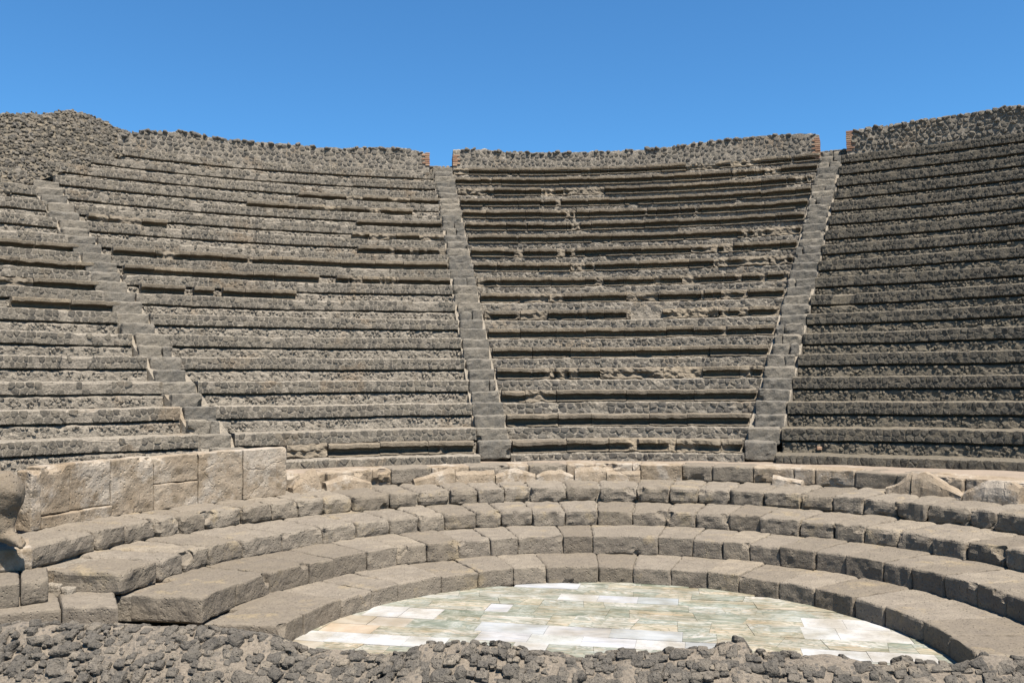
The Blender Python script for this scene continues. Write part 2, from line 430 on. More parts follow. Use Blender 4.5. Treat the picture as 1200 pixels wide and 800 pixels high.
def rock_box(hx, hy, hz, cell, r, seed, amp=0.006, ns=0.08, chips=(), rvar=0.6):
    """rounded, weathered, chipped block in local coordinates"""
    ax, ay, az_ = axis_steps(hx, r, cell), axis_steps(hy, r, cell), axis_steps(hz, min(r, hz*0.7), cell)
    G, F = rbox_topo(len(ax)-1, len(ay)-1, len(az_)-1)
    P = np.stack([ax[G[:, 0]], ay[G[:, 1]], az_[G[:, 2]]], 1)
    off = np.array([seed*3.17, seed*1.31, seed*0.77])
    rr = r*(1+rvar*fbm(P+off, max(0.12, hx*0.5), 2, 5))
    rr = np.clip(rr, r*0.25, min(hx, hy, hz)*0.95)[:, None]
    H = np.array([hx, hy, hz])
    q = np.clip(P, -H+rr, H-rr)
    d = P-q
    L = np.linalg.norm(d, axis=1, keepdims=True)
    P = np.where(L > 1e-9, q+rr*d/np.maximum(L, 1e-9), P)
    Nn = d/np.maximum(L, 1e-9)
    for (c, rs) in chips:
        v = P-np.array(c); l = np.linalg.norm(v, axis=1)
        rl = rs*(1+0.25*fbm(P+off, 0.06, 2, 9))
        k = l < rl
        P[k] = np.array(c)+v[k]/np.maximum(l[k], 1e-6)[:, None]*rl[k][:, None]
    dn = fbm(P+off, ns, 3, 11)[:, None]
    return P+Nn*dn*amp+amp*0.4*np.stack([vnoise((P+off)/ns*1.3, 21), vnoise((P+off)/ns*1.3, 22), vnoise((P+off)/ns*1.3, 23)], 1), F

# fitted stones: Voronoi cells of jittered seeds in a (u, v) rectangle -----------------
def clip_half(poly, mx, my, nx, ny):
    out = []
    n = len(poly)
    for i in range(n):
        ax_, ay_ = poly[i]; bx, by = poly[(i+1) % n]
        da = (ax_-mx)*nx+(ay_-my)*ny; db = (bx-mx)*nx+(by-my)*ny
        if da <= 0: out.append((ax_, ay_))
        if (da < 0 < db) or (db < 0 < da):
            t = da/(da-db); out.append((ax_+(bx-ax_)*t, ay_+(by-ay_)*t))
    return out
def stone_cells(u0, u1, v0, v1, nrow, wid, rng, jit=0.32):
    rows = []
    hh = (v1-v0)/nrow
    for r in range(nrow):
        u = u0-wid*rng.random()*0.9
        row = []
        while u < u1+wid*0.5:
            ww = wid*rng.uniform(0.62, 1.45)
            row.append((u+ww/2+rng.uniform(-.1, .1)*wid, v0+hh*(r+0.5+rng.uniform(-jit, jit))))
            u += ww
        rows.append(row)
    cells = []
    for r in range(nrow):
        row = rows[r]
        ptr = [0]*nrow
        for i, (cx, cy) in enumerate(row):
            if cx < u0 or cx > u1: continue
            poly = [(max(u0, cx-2*wid), v0), (min(u1, cx+2*wid), v0), (min(u1, cx+2*wid), v1), (max(u0, cx-2*wid), v1)]
            nb = []
            for r2 in range(max(0, r-2), min(nrow, r+3)):
                R2 = rows[r2]
                while ptr[r2] < len(R2) and R2[ptr[r2]][0] < cx-2.4*wid: ptr[r2] += 1
                k = ptr[r2]
                while k < len(R2) and R2[k][0] < cx+2.4*wid:
                    if not (r2 == r and k == i): nb.append(R2[k])
                    k += 1
            nb.sort(key=lambda q: (q[0]-cx)**2+(q[1]-cy)**2)
            for (qx, qy) in nb:
                poly = clip_half(poly, (cx+qx)/2, (cy+qy)/2, qx-cx, qy-cy)
                if len(poly) < 3: break
            if len(poly) >= 3: cells.append(np.array(poly))
    return cells
def round_poly(p, c, gap, rng, cc_=0.2):
    """inset the cell by the mortar gap and take off the sharp corners"""
    q = []
    n = len(p)
    for i in range(n):
        a, b = p[i], p[(i+1) % n]
        L = math.hypot(*(b-a))
        if L < 0.025: q.append((a+b)/2)
        else:
            q.append(a+(b-a)*cc_); q.append(a+(b-a)*(1-cc_))
    q = np.array(q)
    v = q-c
    l = np.linalg.norm(v, axis=1, keepdims=True)
    return c+v*np.maximum(0.35, (l-gap)/np.maximum(l, 1e-6))
class Stones:
    """collects stones as (u, v, d) outlines; split() hands them out one by one, or joined"""
    def __init__(self): self.items = []
    def add(self, cells, rng, gap=0.008, h=(0.012, 0.03), base=-0.03, tint=(0, 1), bulge=0.25, keep=1.0, tilt=0.25, edge=0.45, cc_=0.2):
        for p in cells:
            if rng.random() > keep: continue
            c = p.mean(0)
            q = round_poly(p, c, gap*rng.uniform(0.6, 1.7), rng, cc_)
            if len(q) < 3: continue
            ext = np.ptp(q, axis=0)
            if min(ext) < 0.018: continue
            n = len(q)
            hh = rng.uniform(*h)
            tx, ty = rng.uniform(-tilt, tilt), rng.uniform(-tilt, tilt)
            def dd(pts, k):
                rel = (pts-c)
                return hh*k+tx*rel[:, 0]*k*0.8+ty*rel[:, 1]*k*0.8
            j = lambda s: np.array([[rng.uniform(-s, s), rng.uniform(-s, s)] for _ in range(n)])
            r1 = q+j(0.004)
            r2 = c+(q-c)*rng.uniform(0.66, 0.84)+j(0.008)
            D0 = np.full(n, base)
            D1 = dd(r1, edge)+np.array([rng.uniform(-.25, .15)*hh for _ in range(n)])
            D2 = dd(r2, 1.0)+np.array([rng.uniform(-.3, .3)*hh for _ in range(n)])
            C = np.array([[c[0]+rng.uniform(-.01, .01), c[1]+rng.uniform(-.01, .01)]])
            UV = np.concatenate([q, r1, r2, C]); D = np.concatenate([D0, D1, D2, [hh*(1+bulge*rng.random())]])
            self.items.append((UV, D, n, rng.uniform(*tint), float(ext[0]*ext[1])))
    @staticmethod
    def faces(n, off):
        i = np.arange(n); k = (i+1) % n
        Q = np.concatenate([np.stack([i, k, n+k, n+i], 1), np.stack([n+i, n+k, 2*n+k, 2*n+i], 1)])+off
        T = np.stack([2*n+i, 2*n+k, np.full(n, 3*n)], 1)+off
        return Q, T
    def joined(self, items, M):
        V, Q, T, tq, tt, off = [], [], [], [], [], 0
        for UV, D, n, t, a in items:
            V.append(np.concatenate([UV, D[:, None]], 1))
            q, tr = self.faces(n, off); Q.append(q); T.append(tr)
            tq.append(np.full(2*n, t)); tt.append(np.full(n, t)); off += 3*n+1
        V = np.concatenate(V)
        P = M(V[:, 0], V[:, 1], V[:, 2])
        return P, [np.concatenate(Q).astype(np.int32), np.concatenate(T).astype(np.int32)], np.concatenate(tq+tt)

def emit_stones(S, M, mat, parent, n_single, name="stone", stuff="rubble_facing"):
    """the largest stones in view become parts, the rest one joined part"""
    if not S.items: return 0
    sc = []
    for k, (UV, D, n, t, a) in enumerate(S.items):
        P = M(UV[-1:, 0], UV[-1:, 1], D[-1:])[0]
        x, y, q = to_px(P)
        vis = -5 < x < 1205 and -5 < y < 805
        sc.append(a/(q*q) if vis else -1)
    order = np.argsort(-np.array(sc))
    single = [k for k in order[:n_single] if sc[k] > 0]
    rest = [S.items[k] for k in range(len(S.items)) if k not in set(single)]
    for k in single:
        P, F, t = S.joined([S.items[k]], M)
        put(name, P, F, mat, parent, t)
    if rest:
        P, F, t = S.joined(rest, M)
        put(stuff, P, F, mat, parent, t, kind="stuff")
    return len(single)

def cyl_map(R, c=(0, 0)):
    def M(u, v, d):
        ph = u/R
        return np.stack([c[0]+(R-d)*np.sin(ph), c[1]+(R-d)*np.cos(ph), v+0*u], -1)
    return M

# ----------------------------------------------------------------------------
# setting
# ----------------------------------------------------------------------------
def polar_sheet(name, mat, rads, nph, z, c=(0, 0)):
    ph = np.linspace(0, 2*PI, nph)
    V = np.concatenate([cylpt(r, ph, z, c) for r in rads])
    o = put(name, V, grid_faces(len(rads), nph), mat, None, 0.5, kind="structure")
    return o
g = polar_sheet("ground", GROUND, [0.01, 3, 8, 15, 30, 80, 300, 1500, 4000], 97, -0.045)

# ----------------------------------------------------------------------------
# orchestra floor: marble slabs in rows
# ----------------------------------------------------------------------------
rng = random.Random(11)
fl_bed_ph = np.linspace(0, 2*PI, 65)
V = np.concatenate([cylpt(r, fl_bed_ph, -0.025, TC) for r in (0.01, 1.4, TR[0]+0.2)])
floor = put("orchestra_floor", V, grid_faces(3, 65), PAVE, None, 0.3, kind="structure")
yrow = [672, 684, 691, 697, 704.5, 712, 722, 735, 746, 757, 770, 785, 803, 830]
YW = [at_z(700, y, 0)[1] for y in yrow]
special = {3: [(655, 795, GREYW)], 5: [(940, 1040, WHITE)], 6: [(940, 982, WHITE), (982, 1066, WHITE), (432, 515, WHITE)], 7: [(392, 480, PINKM), (560, 640, GREYW), (640, 715, GREYW), (715, 800, GREYW)],
           8: [(380, 440, PINKM), (560, 620, GREYW), (620, 745, GREYW), (745, 862, GREYW), (940, 1100, WHITE)], 9: [(345, 430, WHITE), (430, 522, WHITE), (600, 640, WHITE), (790, 830, WHITE)]}
for r in range(len(YW)-1):
    y1, y0 = YW[r], YW[r+1]
    ym = (y0+y1)/2
    if abs(ym-TC[1]) > TR[0]: half = 0.6
    else: half = math.sqrt(TR[0]**2-(ym-TC[1])**2)+0.12
    xa, xb = TC[0]-half, TC[0]+half
    d = ray(700, yrow[r]/2+yrow[r+1]/2)
    def xw(px):
        # x on the row's mid line at picture column px
        lo, hi = xa-4, xb+4
        for _ in range(40):
            m = (lo+hi)/2
            if to_px(np.array([m, ym, 0.0]))[0] < px: lo = m
            else: hi = m
        return (lo+hi)/2
    spans = sorted((xw(a), xw(b), m) for a, b, m in special.get(r, []))
    cuts = []
    x = xa
    def fill(a, b):
        while a < b-0.02:
            L = rng.choice([0.22, 0.3, 0.42, 0.6, 0.85])*rng.uniform(0.8, 1.2)
            e = a+L if b-(a+L) > 0.25 else b
            cuts.append((a, e, GREYW if rng.random() < 0.05 else (PINKM if rng.random() < 0.07 else CIP))); a = e
    for a, b, m in spans:
        a, b = max(a, xa), min(b, xb)
        if b-a < 0.05: continue
        fill(x, a)
        k_ = max(1, int(round((b-a)/0.45)))
        for q_ in range(k_): cuts.append((a+(b-a)*q_/k_, a+(b-a)*(q_+1)/k_, m if m is WHITE or rng.random() < 0.75 else WHITE))
        x = b
    fill(x, xb)
    skew_prev = 0.0
    for ci, (a, b, m) in enumerate(cuts):
        skew_next = rng.uniform(-0.10, 0.10) if (m is CIP and ci+1 < len(cuts) and cuts[ci+1][2] is CIP) else 0.0
        zt = rng.uniform(-0.003, 0.003); gp = 0.0012
        sub = [(y0, y1)]
        if y1-y0 > 0.17 and m is CIP and rng.random() < 0.6:
            k = y0+(y1-y0)*rng.uniform(0.35, 0.65); sub = [(y0, k), (k, y1)]
        for (p, q) in sub:
            f0, f1 = (p-y0)/(y1-y0)-0.5, (q-y0)/(y1-y0)-0.5
            bx = [(a+gp+skew_prev*f0, p+gp), (b-gp+skew_next*f0, p+gp), (b-gp+skew_next*f1, q-gp), (a+gp+skew_prev*f1, q-gp)]
            t2 = [zt+rng.uniform(-0.0015, 0.0015) for _ in range(4)]
            Vb = [(X, Y, -0.03) for X, Y in bx]+[(X, Y, zz) for (X, Y), zz in zip(bx, t2)]
            put("floor_slab", Vb, [(0, 1, 5, 4), (1, 2, 6, 5), (2, 3, 7, 6), (3, 0, 4, 7), (4, 5, 6, 7)], m, floor, rng.random())
        skew_prev = skew_next

# ----------------------------------------------------------------------------
# four low tiers of big tufa blocks
# ----------------------------------------------------------------------------
JOINTS = [
    [356, 399.5, 436, 467, 517.5, 561, 602, 640.5, 701, 741.5, 786, 829, 865.5, 912, 954, 1000, 1035, 1080.5, 1112.5],
    [276, 316, 362, 391, 431, 465, 500, 537.5, 575, 607, 660, 694.5, 771, 811, 846, 878, 914, 954, 990, 1034, 1066, 1104, 1142, 1176],
    [186, 214, 245, 284.5, 330, 378, 417, 457.5, 492, 522, 558, 587.5, 624, 661, 700, 741, 780.5, 814, 853, 890, 936, 976, 1011, 1050, 1092, 1130, 1175],
    [116, 150, 186, 212, 240, 285, 319, 351, 381, 414, 456, 490, 528, 560, 591, 622, 663, 702, 745, 784, 817, 854, 894, 937, 975, 1009, 1050, 1085, 1134, 1165],
]
TL = ["lowest tier of pale tufa blocks, its inner face edging the marble floor",
      "second tier of tufa blocks up from the marble floor, crisp straight faces",
      "third tier of tufa blocks up from the marble floor, chipped front edges",
      "topmost low tier of rounded boulder-like blocks just below the broken parapet footing"]
ENDPHI = math.radians(-95.0)
for i in range(4):
    rng = random.Random(100+i)
    R0, R1, z0, z1 = TR[i], TR[i+1], TZ[i], TZ[i+1]
    t = thing("stone_tier", TL[i], "seating tier", (TC[0], TC[1]+R0, z0), "low tiers around the orchestra")
    ph = [ENDPHI+[0.0, 0.012, 0.028, 0.02][i]]+[phi_front(x, R0, z1, TC) for x in JOINTS[i]]
    while ph[-1] < math.radians(92): ph.append(ph[-1]+rng.uniform(0.45, 0.62)/R0)
    core = np.concatenate([cylpt(r, np.linspace(ph[0]+0.03, ph[-1], 120), z, TC) for r, z in ((R0+0.09, z0-0.05), (R0+0.09, z1-0.035), (R1+0.15, z1-0.035), (R1+0.15, z0-0.05))])
    core += 0.012*np.stack([fbm(core, 0.12, 2, q) for q in (1, 2, 3)], 1)
    put("rubble_core", core, [tuple(f) for f in grid_faces(4, 120)]+[(0, 120, 240, 360)], MORTAR, t, 0.4)
    rad = [0.020, 0.022, 0.040, 0.052][i]
    for k in range(len(ph)-1):
        a, b = ph[k], ph[k+1]
        gap = rng.choice([0.002, 0.003, 0.006, 0.010 if i > 1 else 0.004])
        L = (b-a)*R0-gap
        dep = R1-R0+0.12 if k else 0.66
        hz = (z1-z0+0.02)/2
        chips = []
        nch = rng.choice([[0, 0, 1], [0, 1, 1, 1], [1, 1, 2, 3], [1, 2, 2, 3]][i])
        for _ in range(nch):
            rs = rng.uniform(0.05, 0.16)
            which = rng.random()
            if which < 0.4: c = (rng.choice([-1, 1])*L/2*rng.uniform(.85, 1.1), -dep/2-rs*0.35, hz+rs*rng.uniform(-.1, .5))
            elif which < 0.75: c = (rng.uniform(-1, 1)*L/2, -dep/2-rs*0.78, -hz-rs*rng.uniform(.1, .5))
            else: c = (rng.uniform(-1, 1)*L/2, -dep/2-rs*0.65, hz+rs*0.55)
            chips.append((c, rs))
        P, F = rock_box(L/2, dep/2, hz, 0.034, rad*rng.uniform(0.7, 1.5), rng.randint(0, 999), 0.008 if i < 2 else 0.013, 0.09, chips, 0.9)
        jr = rng.uniform(-0.012, 0.012)*(1+0.6*i); jz = rng.uniform(-0.008, 0.008)
        pc = (a+b)/2+gap*0.3/R0
        rr_ = R0+jr+P[:, 1]+dep/2
        tl_ = rng.uniform(-0.015, 0.015)
        W = cylpt(rr_, pc+P[:, 0]/R0, 0, TC); W[:, 2] = z0-0.02+hz+P[:, 2]+jz+tl_*P[:, 0]
        # front face leans back a little with age
        W[:, 2] -= 0.0
        tn = 0.5+0.5*rng.uniform(-1, 1)
        put("stone_block", W, F, TUFA, t, tn)

# ----------------------------------------------------------------------------
# walkway, footing course of the lost parapet, its broken slabs
# ----------------------------------------------------------------------------
nP = 140
ph = np.linspace(math.radians(-100), math.radians(95), nP)
inner = cylpt(6.30, ph, WALK_Z, TC)
outer = []
for P in inner:
    d = P[:2]-TC; d = d/np.hypot(*d)
    o = TC; A = 1; B = 2*(o@d); Cc = o@o-10.75**2
    tt = (-B+math.sqrt(B*B-4*Cc))/2
    outer.append([*(o+tt*d), WALK_Z])
outer = np.array(outer)
rows_ = [inner+(outer-inner)*k for k in np.linspace(0, 1, 14)]
V = np.concatenate(rows_)
V[:, 2] += 0.012*fbm(V, 0.5, 3, 3)
low = inner.copy(); low[:, 2] = 0.7
V = np.concatenate([low, V])
put("walkway", V, grid_faces(15, nP), PAVE, None, 0.5, kind="structure")
rng = random.Random(7)
course = thing("footing_course", "low curving course of ochre blocks footing the lost parapet, above the top tier", "stone course", (TC[0], TC[1]+6.2, TZ[4]))
CJ = [336, 352, 383, 415, 437, 459, 506, 550, 597, 620, 664, 697, 741, 751, 799, 834, 882, 930, 954, 1000, 1050, 1084, 1102, 1129, 1162, 1185]
cph = [phi_front(x, 6.22, WALK_Z, TC) for x in CJ]
while cph[-1] < math.radians(85): cph.append(cph[-1]+rng.uniform(0.07, 0.13))
for k in range(len(cph)-1):
    a, b = cph[k], cph[k+1]
    L = (b-a)*6.22-0.006
    tall = abs(CJ[k]-751) < 1 if k < len(CJ) else False
    hz, dep = 0.115, rng.uniform(0.5, 0.62)
    chips = []
    for _ in range(rng.choice([0, 1, 1, 2, 3])):
        rs = rng.uniform(0.06, 0.18)
        chips.append(((rng.uniform(-1, 1)*L/2, -dep/2-rs*0.55, rng.choice([-hz, hz])*1.2), rs))
    if tall: chips = []
    P, F = rock_box(L/2, dep/2, hz+(0.055 if tall else 0), 0.04, 0.012 if tall else 0.028, rng.randint(0, 999), 0.009, 0.1, chips, 0.8)
    fr = -0.10 if tall else rng.uniform(-0.03, 0.05)
    W = cylpt(6.22+fr+P[:, 1]+dep/2, (a+b)/2+P[:, 0]/6.22, 0, TC); W[:, 2] = TZ[4]-0.008+hz+P[:, 2]+rng.uniform(-0.01, 0.008)+(-0.05 if tall else 0)
    put("footing_block", W, F, PARAPET if rng.random() < 0.75 else TUFA, course, rng.uniform(0.1, 0.6))

FRAGS = [  # x range in the picture, top outline (fraction, height), radius, label
    (344, 377, [(0, .02), (.35, .13), (.8, .24), (.9, .20), (1, .05)], 5.98, "pointed slab fragment leaning at the end of the slab parapet"),
    (383, 436, [(0, .05), (.4, .11), (.5, .12), (.8, .06), (1, .03)], 6.02, "low humped slab fragment right of the pointed one by the parapet end"),
    (486, 534, [(0, .03), (.35, .07), (.9, .15), (1, .13)], 5.98, "slab stump rising to a peak at its right end, before the notch in the footing"),
    (535, 580, [(0, .12), (.06, .10), (.9, .105), (1, .11)], 6.02, "flat topped slab stump beside the peaked stump"),
    (581, 628, [(0, .04), (.3, .10), (.5, .12), (1, .05)], 6.0, "low rounded slab stump in line with the left cluster of seating stairs"),
    (629, 672, [(0, .03), (.3, .09), (.7, .09), (1, .03)], 6.0, "small worn slab stump left of the straight cut stump"),
    (674, 710, [(0, .10), (.15, .13), (1, .12)], 6.0, "straight cut pale slab stump left of the thin flat stump"),
    (711, 750, [(0, .08), (1, .08)], 6.0, "thin flat slab stump touching the tall ochre block"),
    (905, 938, [(0, .08), (.3, .06), (1, .02)], 6.0, "short tapering slab stump below the right staircase"),
    (1038, 1067, [(0, .02), (.5, .08), (.97, .21), (1, .2)], 5.95, "slab fragment rising to the split beside the big pointed slab"),
    (1068, 1126, [(0, .20), (.22, .22), (.3, .2), (1, .0)], 5.93, "big pointed broken slab sloping down to the right"),
    (1128, 1192, [(0, .04), (.25, .13), (.45, .17), (.85, .18), (1, .13)], 5.93, "wide dark faced broken slab right of the big pointed slab"),
]
for (x0, x1, top, RR, lab) in FRAGS:
    rng = random.Random(int(x0))
    a, b = phi_front(x0, RR, TZ[4], TC), phi_front(x1, RR, TZ[4], TC)
    n, m = 18, 8
    us = np.linspace(0, 1, n)
    tp = np.interp(us, [q[0] for q in top], [q[1] for q in top])*1.15+0.02
    tp = tp*(1+0.09*n1(us, 0.22, int(x0), 3))+0.02
    thick = rng.uniform(0.12, 0.2)
    V = []
    for k, u in enumerate(us):
        lean = 0.25*tp[k]
        ring = [(0, -0.02), (0.01, tp[k]*0.35), (lean*0.5, tp[k]*0.7), (lean+0.02, tp[k]), (lean+thick*0.5, tp[k]*1.02), (lean+thick, tp[k]*0.96), (thick+0.02, tp[k]*0.4), (thick+0.04, -0.02)]
        for (d, z) in ring: V.append(cylpt(RR+d, np.array(a+(b-a)*u), 0, TC)+np.array([0, 0, TZ[4]+z]))
    V = np.array(V)
    V += 0.011*np.stack([fbm(V, 0.07, 3, s) for s in (1, 2, 3)], 1)
    F = [tuple(f) for f in grid_faces(n, m)]+[tuple(range(m)), tuple(range((n-1)*m, n*m))[::-1]]
    o = put("broken_slab", V, F, PARAPET, None, rng.uniform(0.2, 0.7))
    o["label"] = lab; o["category"] = "broken slab"; o["kind"] = "thing"; o["group"] = "broken parapet slabs on the top tier"

# ----------------------------------------------------------------------------
# standing slab parapet
# ----------------------------------------------------------------------------
par = thing("parapet_wall", "standing parapet of big ochre slabs above the left end of the tiers", "wall", (-6.4, 5.6, TZ[4]))
PR = 5.86
rng = random.Random(21)
def pphi(x, y): return phi_px(x, y, PR, TC)
pz = lambda v: v
slabs = []   # (x0, x1, z0, z1, tint, depth offset)
def slab(ph0, ph1, z0, z1, tint, off=0.0, chips=(), name="parapet_slab", thick=0.20):
    Rr = PR+off
    L = (ph1-ph0)*Rr-0.005; hz = (z1-z0)/2-0.002
    chips = list(chips)
    if z1 > 1.3:
        for _ in range(rng.choice([1, 2, 2])):
            rs = rng.uniform(0.06, 0.16)
            chips.append(((rng.uniform(-1, 1)*L/2, -thick/2-rs*rng.uniform(0.2, 0.5), hz+rs*rng.uniform(0.35, 0.6)), rs))
    P, F = rock_box(L/2, thick/2, hz, 0.035, 0.014, rng.randint(0, 999), 0.010, 0.12, chips, 0.8)
    W = cylpt(Rr+P[:, 1]+thick/2, (ph0+ph1)/2+P[:, 0]/Rr, 0, TC); W[:, 2] = (z0+z1)/2+P[:, 2]
    put(name, W, F, PARAPET, par, tint)
zt, zb = 1.40, TZ[4]-0.01
px_ = [35, 47.5, 83, 131, 181, 233, 285, 336]
pp = [phi_px(x, y-0.0, PR, TC) for x, y in zip(px_, [560, 558, 552, 546, 543, 540, 537, 535])]
slab(pp[0], pp[1], zb+0.0, zt-0.03, 0.6, -0.02, name="parapet_pilaster")
slab(pp[1], pp[2], 0.90, zt, 0.2)
slab(pp[2], pp[3], 0.90, zt+0.005, 0.1, 0.012)
slab(pp[1], pp[2]+0.02, zb, 0.895, 0.5, -0.03)
slab(pp[2]+0.02, pp[3], zb, 0.895, 0.55, -0.02)
slab(pp[3], pp[4], zb, zt, 0.45, 0.0, [((0.22, -0.18, 0.36), 0.16)])
slab(pp[4], pp[5], 1.07, zt-0.005, 0.7, 0.012, [((-0.3, -0.15, 0.2), 0.1)])
slab(pp[4], pp[5], zb, 1.065, 0.65, 0.0)
slab(pp[5], pp[6], zb, zt, 0.8, 0.0)
slab(pp[6], pp[7], zb, zt+0.004, 0.9, -0.008)
# small offcut wedged behind the pilaster
# ----------------------------------------------------------------------------
# stubs of the tiers at the far end of the passage, and the statue
# ----------------------------------------------------------------------------
def block_between(name, pts, z0, z1, mat, parent, seed, rad=0.03, tint=0.5, chips=()):
    """block on a quadrilateral footprint (front-left, front-right, back-right, back-left)"""
    P, F = rock_box(0.5, 0.5, 0.5*(z1-z0), 0.08, rad, seed, 0.008, 0.12, chips, 0.7)
    u, v = P[:, 0:1]+0.5, P[:, 1:2]+0.5
    A, B, C_, D = [np.array(q, float) for q in pts]
    XY = A*(1-u)*(1-v)+B*u*(1-v)+C_*u*v+D*(1-u)*v
    W = np.concatenate([XY, P[:, 2:3]+(z0+z1)/2], 1)
    return put(name, W, F, mat, parent, tint)
def q2(x, y, z): return at_z(x, y, z)[:2]
lowst = thing("side_kerb", "low grey kerb of two long blocks between the gap and the rubble wall", "stone kerb", (-5.4, 2.6, 0.0))
A, B = q2(-45, 722, TZ[2]), q2(72, 712, TZ[2])
A2, B2 = q2(-45, 707, TZ[2]), q2(66, 693, TZ[2])
C1, C2 = q2(139, 712, TZ[2]), q2(134, 694, TZ[2])
block_between("kerb_block", [A, B, B2, A2], 0.14, TZ[2], TUFA, lowst, 3, 0.03, 0.3)
block_between("kerb_block", [B+[0.012, 0], C1, C2, B2+[0.012, 0]], 0.14, TZ[2]+0.01, TUFA, lowst, 5, 0.04, 0.5)
upst = thing("side_tier", "short side tier of two rounded dark blocks under the statue base", "stone tier", (-5.6, 2.9, TZ[2]))
A, B = q2(-40, 690, TZ[3]), q2(23, 683, TZ[3]); C1 = q2(57, 678, TZ[3])
A2, B2, C2 = q2(-40, 668, TZ[3]), q2(23, 666, TZ[3]), q2(56, 664, TZ[3])
block_between("side_block", [A, B, B2, A2], TZ[2]-0.01, TZ[3], TUFA, upst, 8, 0.035, 0.15)
block_between("side_block", [B+[0.01, 0], C1, C2, B2+[0.01, 0]], TZ[2]-0.01, TZ[3]+0.01, TUFA, upst, 12, 0.07, 0.2)
for (x, y, s, lab) in ((66, 690, 0.075, "small pale stone cube wedged in the gap beside the side tier"), (80, 693, 0.06, "small pebble shaped rubble stone lying in the gap between tier ends")):
    c = at_z(x, y, TZ[2]+0.02)
    P, F = rock_box(s, s*0.8, s*0.75, 0.05, 0.03 if s < 0.07 else 0.015, int(x), 0.006, 0.05)
    o = put("loose_stone", P+c, F, MORTAR, None, 0.9); o["label"] = lab; o["category"] = "stone"; o["kind"] = "thing"

# ---- statue (kneeling figure, cut by the picture's edge) ----
import bmesh
SY = 2.93
stt = thing("kneeling_statue", "weathered stone kneeling figure on a square base, its big knee and bare foot showing", "statue", tuple(at_y(-20, 672, SY)))
A = q2(-75, 690, TZ[3]); 
bA, bB = at_z(-80, 676, TZ[3])[:2], at_z(38, 668, TZ[3])[:2]
dirv = (bB-CAM_C[:2])/np.hypot(*(bB-CAM_C[:2]))*0.62+np.array([-0.03, 0])
block_between("statue_base", [bA, bB, bB+dirv, bA+dirv], TZ[3]-0.005, TZ[4]+0.0, PARAPET, stt, 31, 0.03, 0.25)
J = {}
def jp(n, x, y, Y, r): J[n] = (at_y(x, y, Y), r)
jp('pelvis', -62, 566, 3.05, 0.22)
jp('hipn', -30, 572, 2.98, 0.17)
jp('knee', 4, 573, 2.90, 0.175)
jp('kneetop', 20, 566, 2.87, 0.145)
jp('calf', 2, 594, 2.93, 0.135)
jp('ankle', 1, 613, 2.93, 0.075)
jp('instep', 7, 627, 2.90, 0.064)
jp('ball', 18, 636, 2.86, 0.048)
jp('heel', -8, 636, 2.97, 0.04)
for k in range(5):
    jp('toe%d' % k, 26+1.6*k-0.5*k*k*0.4, 641.5-1.6*k, 2.82+0.035*k, 0.024-0.0018*k)
jp('hipf', -46, 572, 3.28, 0.17)
jp('kneef', 2, 570, 3.36, 0.16)
jp('calff', -10, 592, 3.38, 0.11)
jp('anklef', -20, 614, 3.40, 0.06)
jp('footf', 0, 634, 3.36, 0.04)
jp('waist', -70, 520, 3.08, 0.2)
jp('chest', -72, 470, 3.08, 0.25)
jp('neck', -70, 425, 3.06, 0.085)
jp('head', -64, 395, 3.03, 0.125)
jp('crown', -64, 375, 3.04, 0.105)
jp('shn', -48, 445, 2.86, 0.11); jp('elbn', -30, 405, 2.80, 0.08); jp('handn', -48, 362, 2.88, 0.07)
jp('shf', -80, 445, 3.32, 0.11); jp('elbf', -68, 405, 3.42, 0.08); jp('handf', -70, 362, 3.30, 0.07)
E_ = [('pelvis', 'hipn'), ('hipn', 'knee'), ('knee', 'kneetop'), ('knee', 'calf'), ('calf', 'ankle'), ('ankle', 'instep'), ('instep', 'ball'), ('ankle', 'heel')]+[('ball', 'toe%d' % k) for k in range(5)]
E_ += [('pelvis', 'hipf'), ('hipf', 'kneef'), ('kneef', 'calff'), ('calff', 'anklef'), ('anklef', 'footf'), ('pelvis', 'waist'), ('waist', 'chest'), ('chest', 'neck'), ('neck', 'head'), ('head', 'crown'),
       ('chest', 'shn'), ('shn', 'elbn'), ('elbn', 'handn'), ('chest', 'shf'), ('shf', 'elbf'), ('elbf', 'handf')]
bm = bmesh.new()
lay = bm.verts.layers.skin.verify()
c0 = J['pelvis'][0]
bv = {}
for n, (p, r) in J.items():
    v = bm.verts.new(p-c0); v[lay].radius = (r, r); bv[n] = v
    v[lay].use_root = (n == 'pelvis')
for a, b in E_: bm.edges.new((bv[a], bv[b]))
me = bpy.data.meshes.new("figure"); bm.to_mesh(me); bm.free()
fig = bpy.data.objects.new("figure", me); COL.objects.link(fig)
fig.parent = stt; fig.location = c0-ORG[stt.name]
fig.modifiers.new("skin", 'SKIN').use_smooth_shade = True
ss = fig.modifiers.new("subsurf", 'SUBSURF'); ss.levels = 2; ss.render_levels = 3
tx = bpy.data.textures.new("weathering", 'CLOUDS'); tx.noise_scale = 0.09
dm = fig.modifiers.new("weather", 'DISPLACE'); dm.texture = tx; dm.strength = 0.045; dm.texture_coords = 'LOCAL'
me.materials.append(STATUE)
ank, ar = J['ankle']
nT, mT = 20, 6
V = []
for i in range(nT):
    a = 2*PI*i/nT
    for k in range(mT):
        b = 2*PI*k/mT
        V.append(ank+np.array([(0.086+0.016*math.cos(b))*math.cos(a), (0.086+0.016*math.cos(b))*math.sin(a), 0.016*math.sin(b)+0.02]))
F = [(i*mT+k, ((i+1) % nT)*mT+k, ((i+1) % nT)*mT+(k+1) % mT, i*mT+(k+1) % mT) for i in range(nT) for k in range(mT)]
put("anklet", np.array(V), F, STATUE, stt, 0.5, smooth_=True)

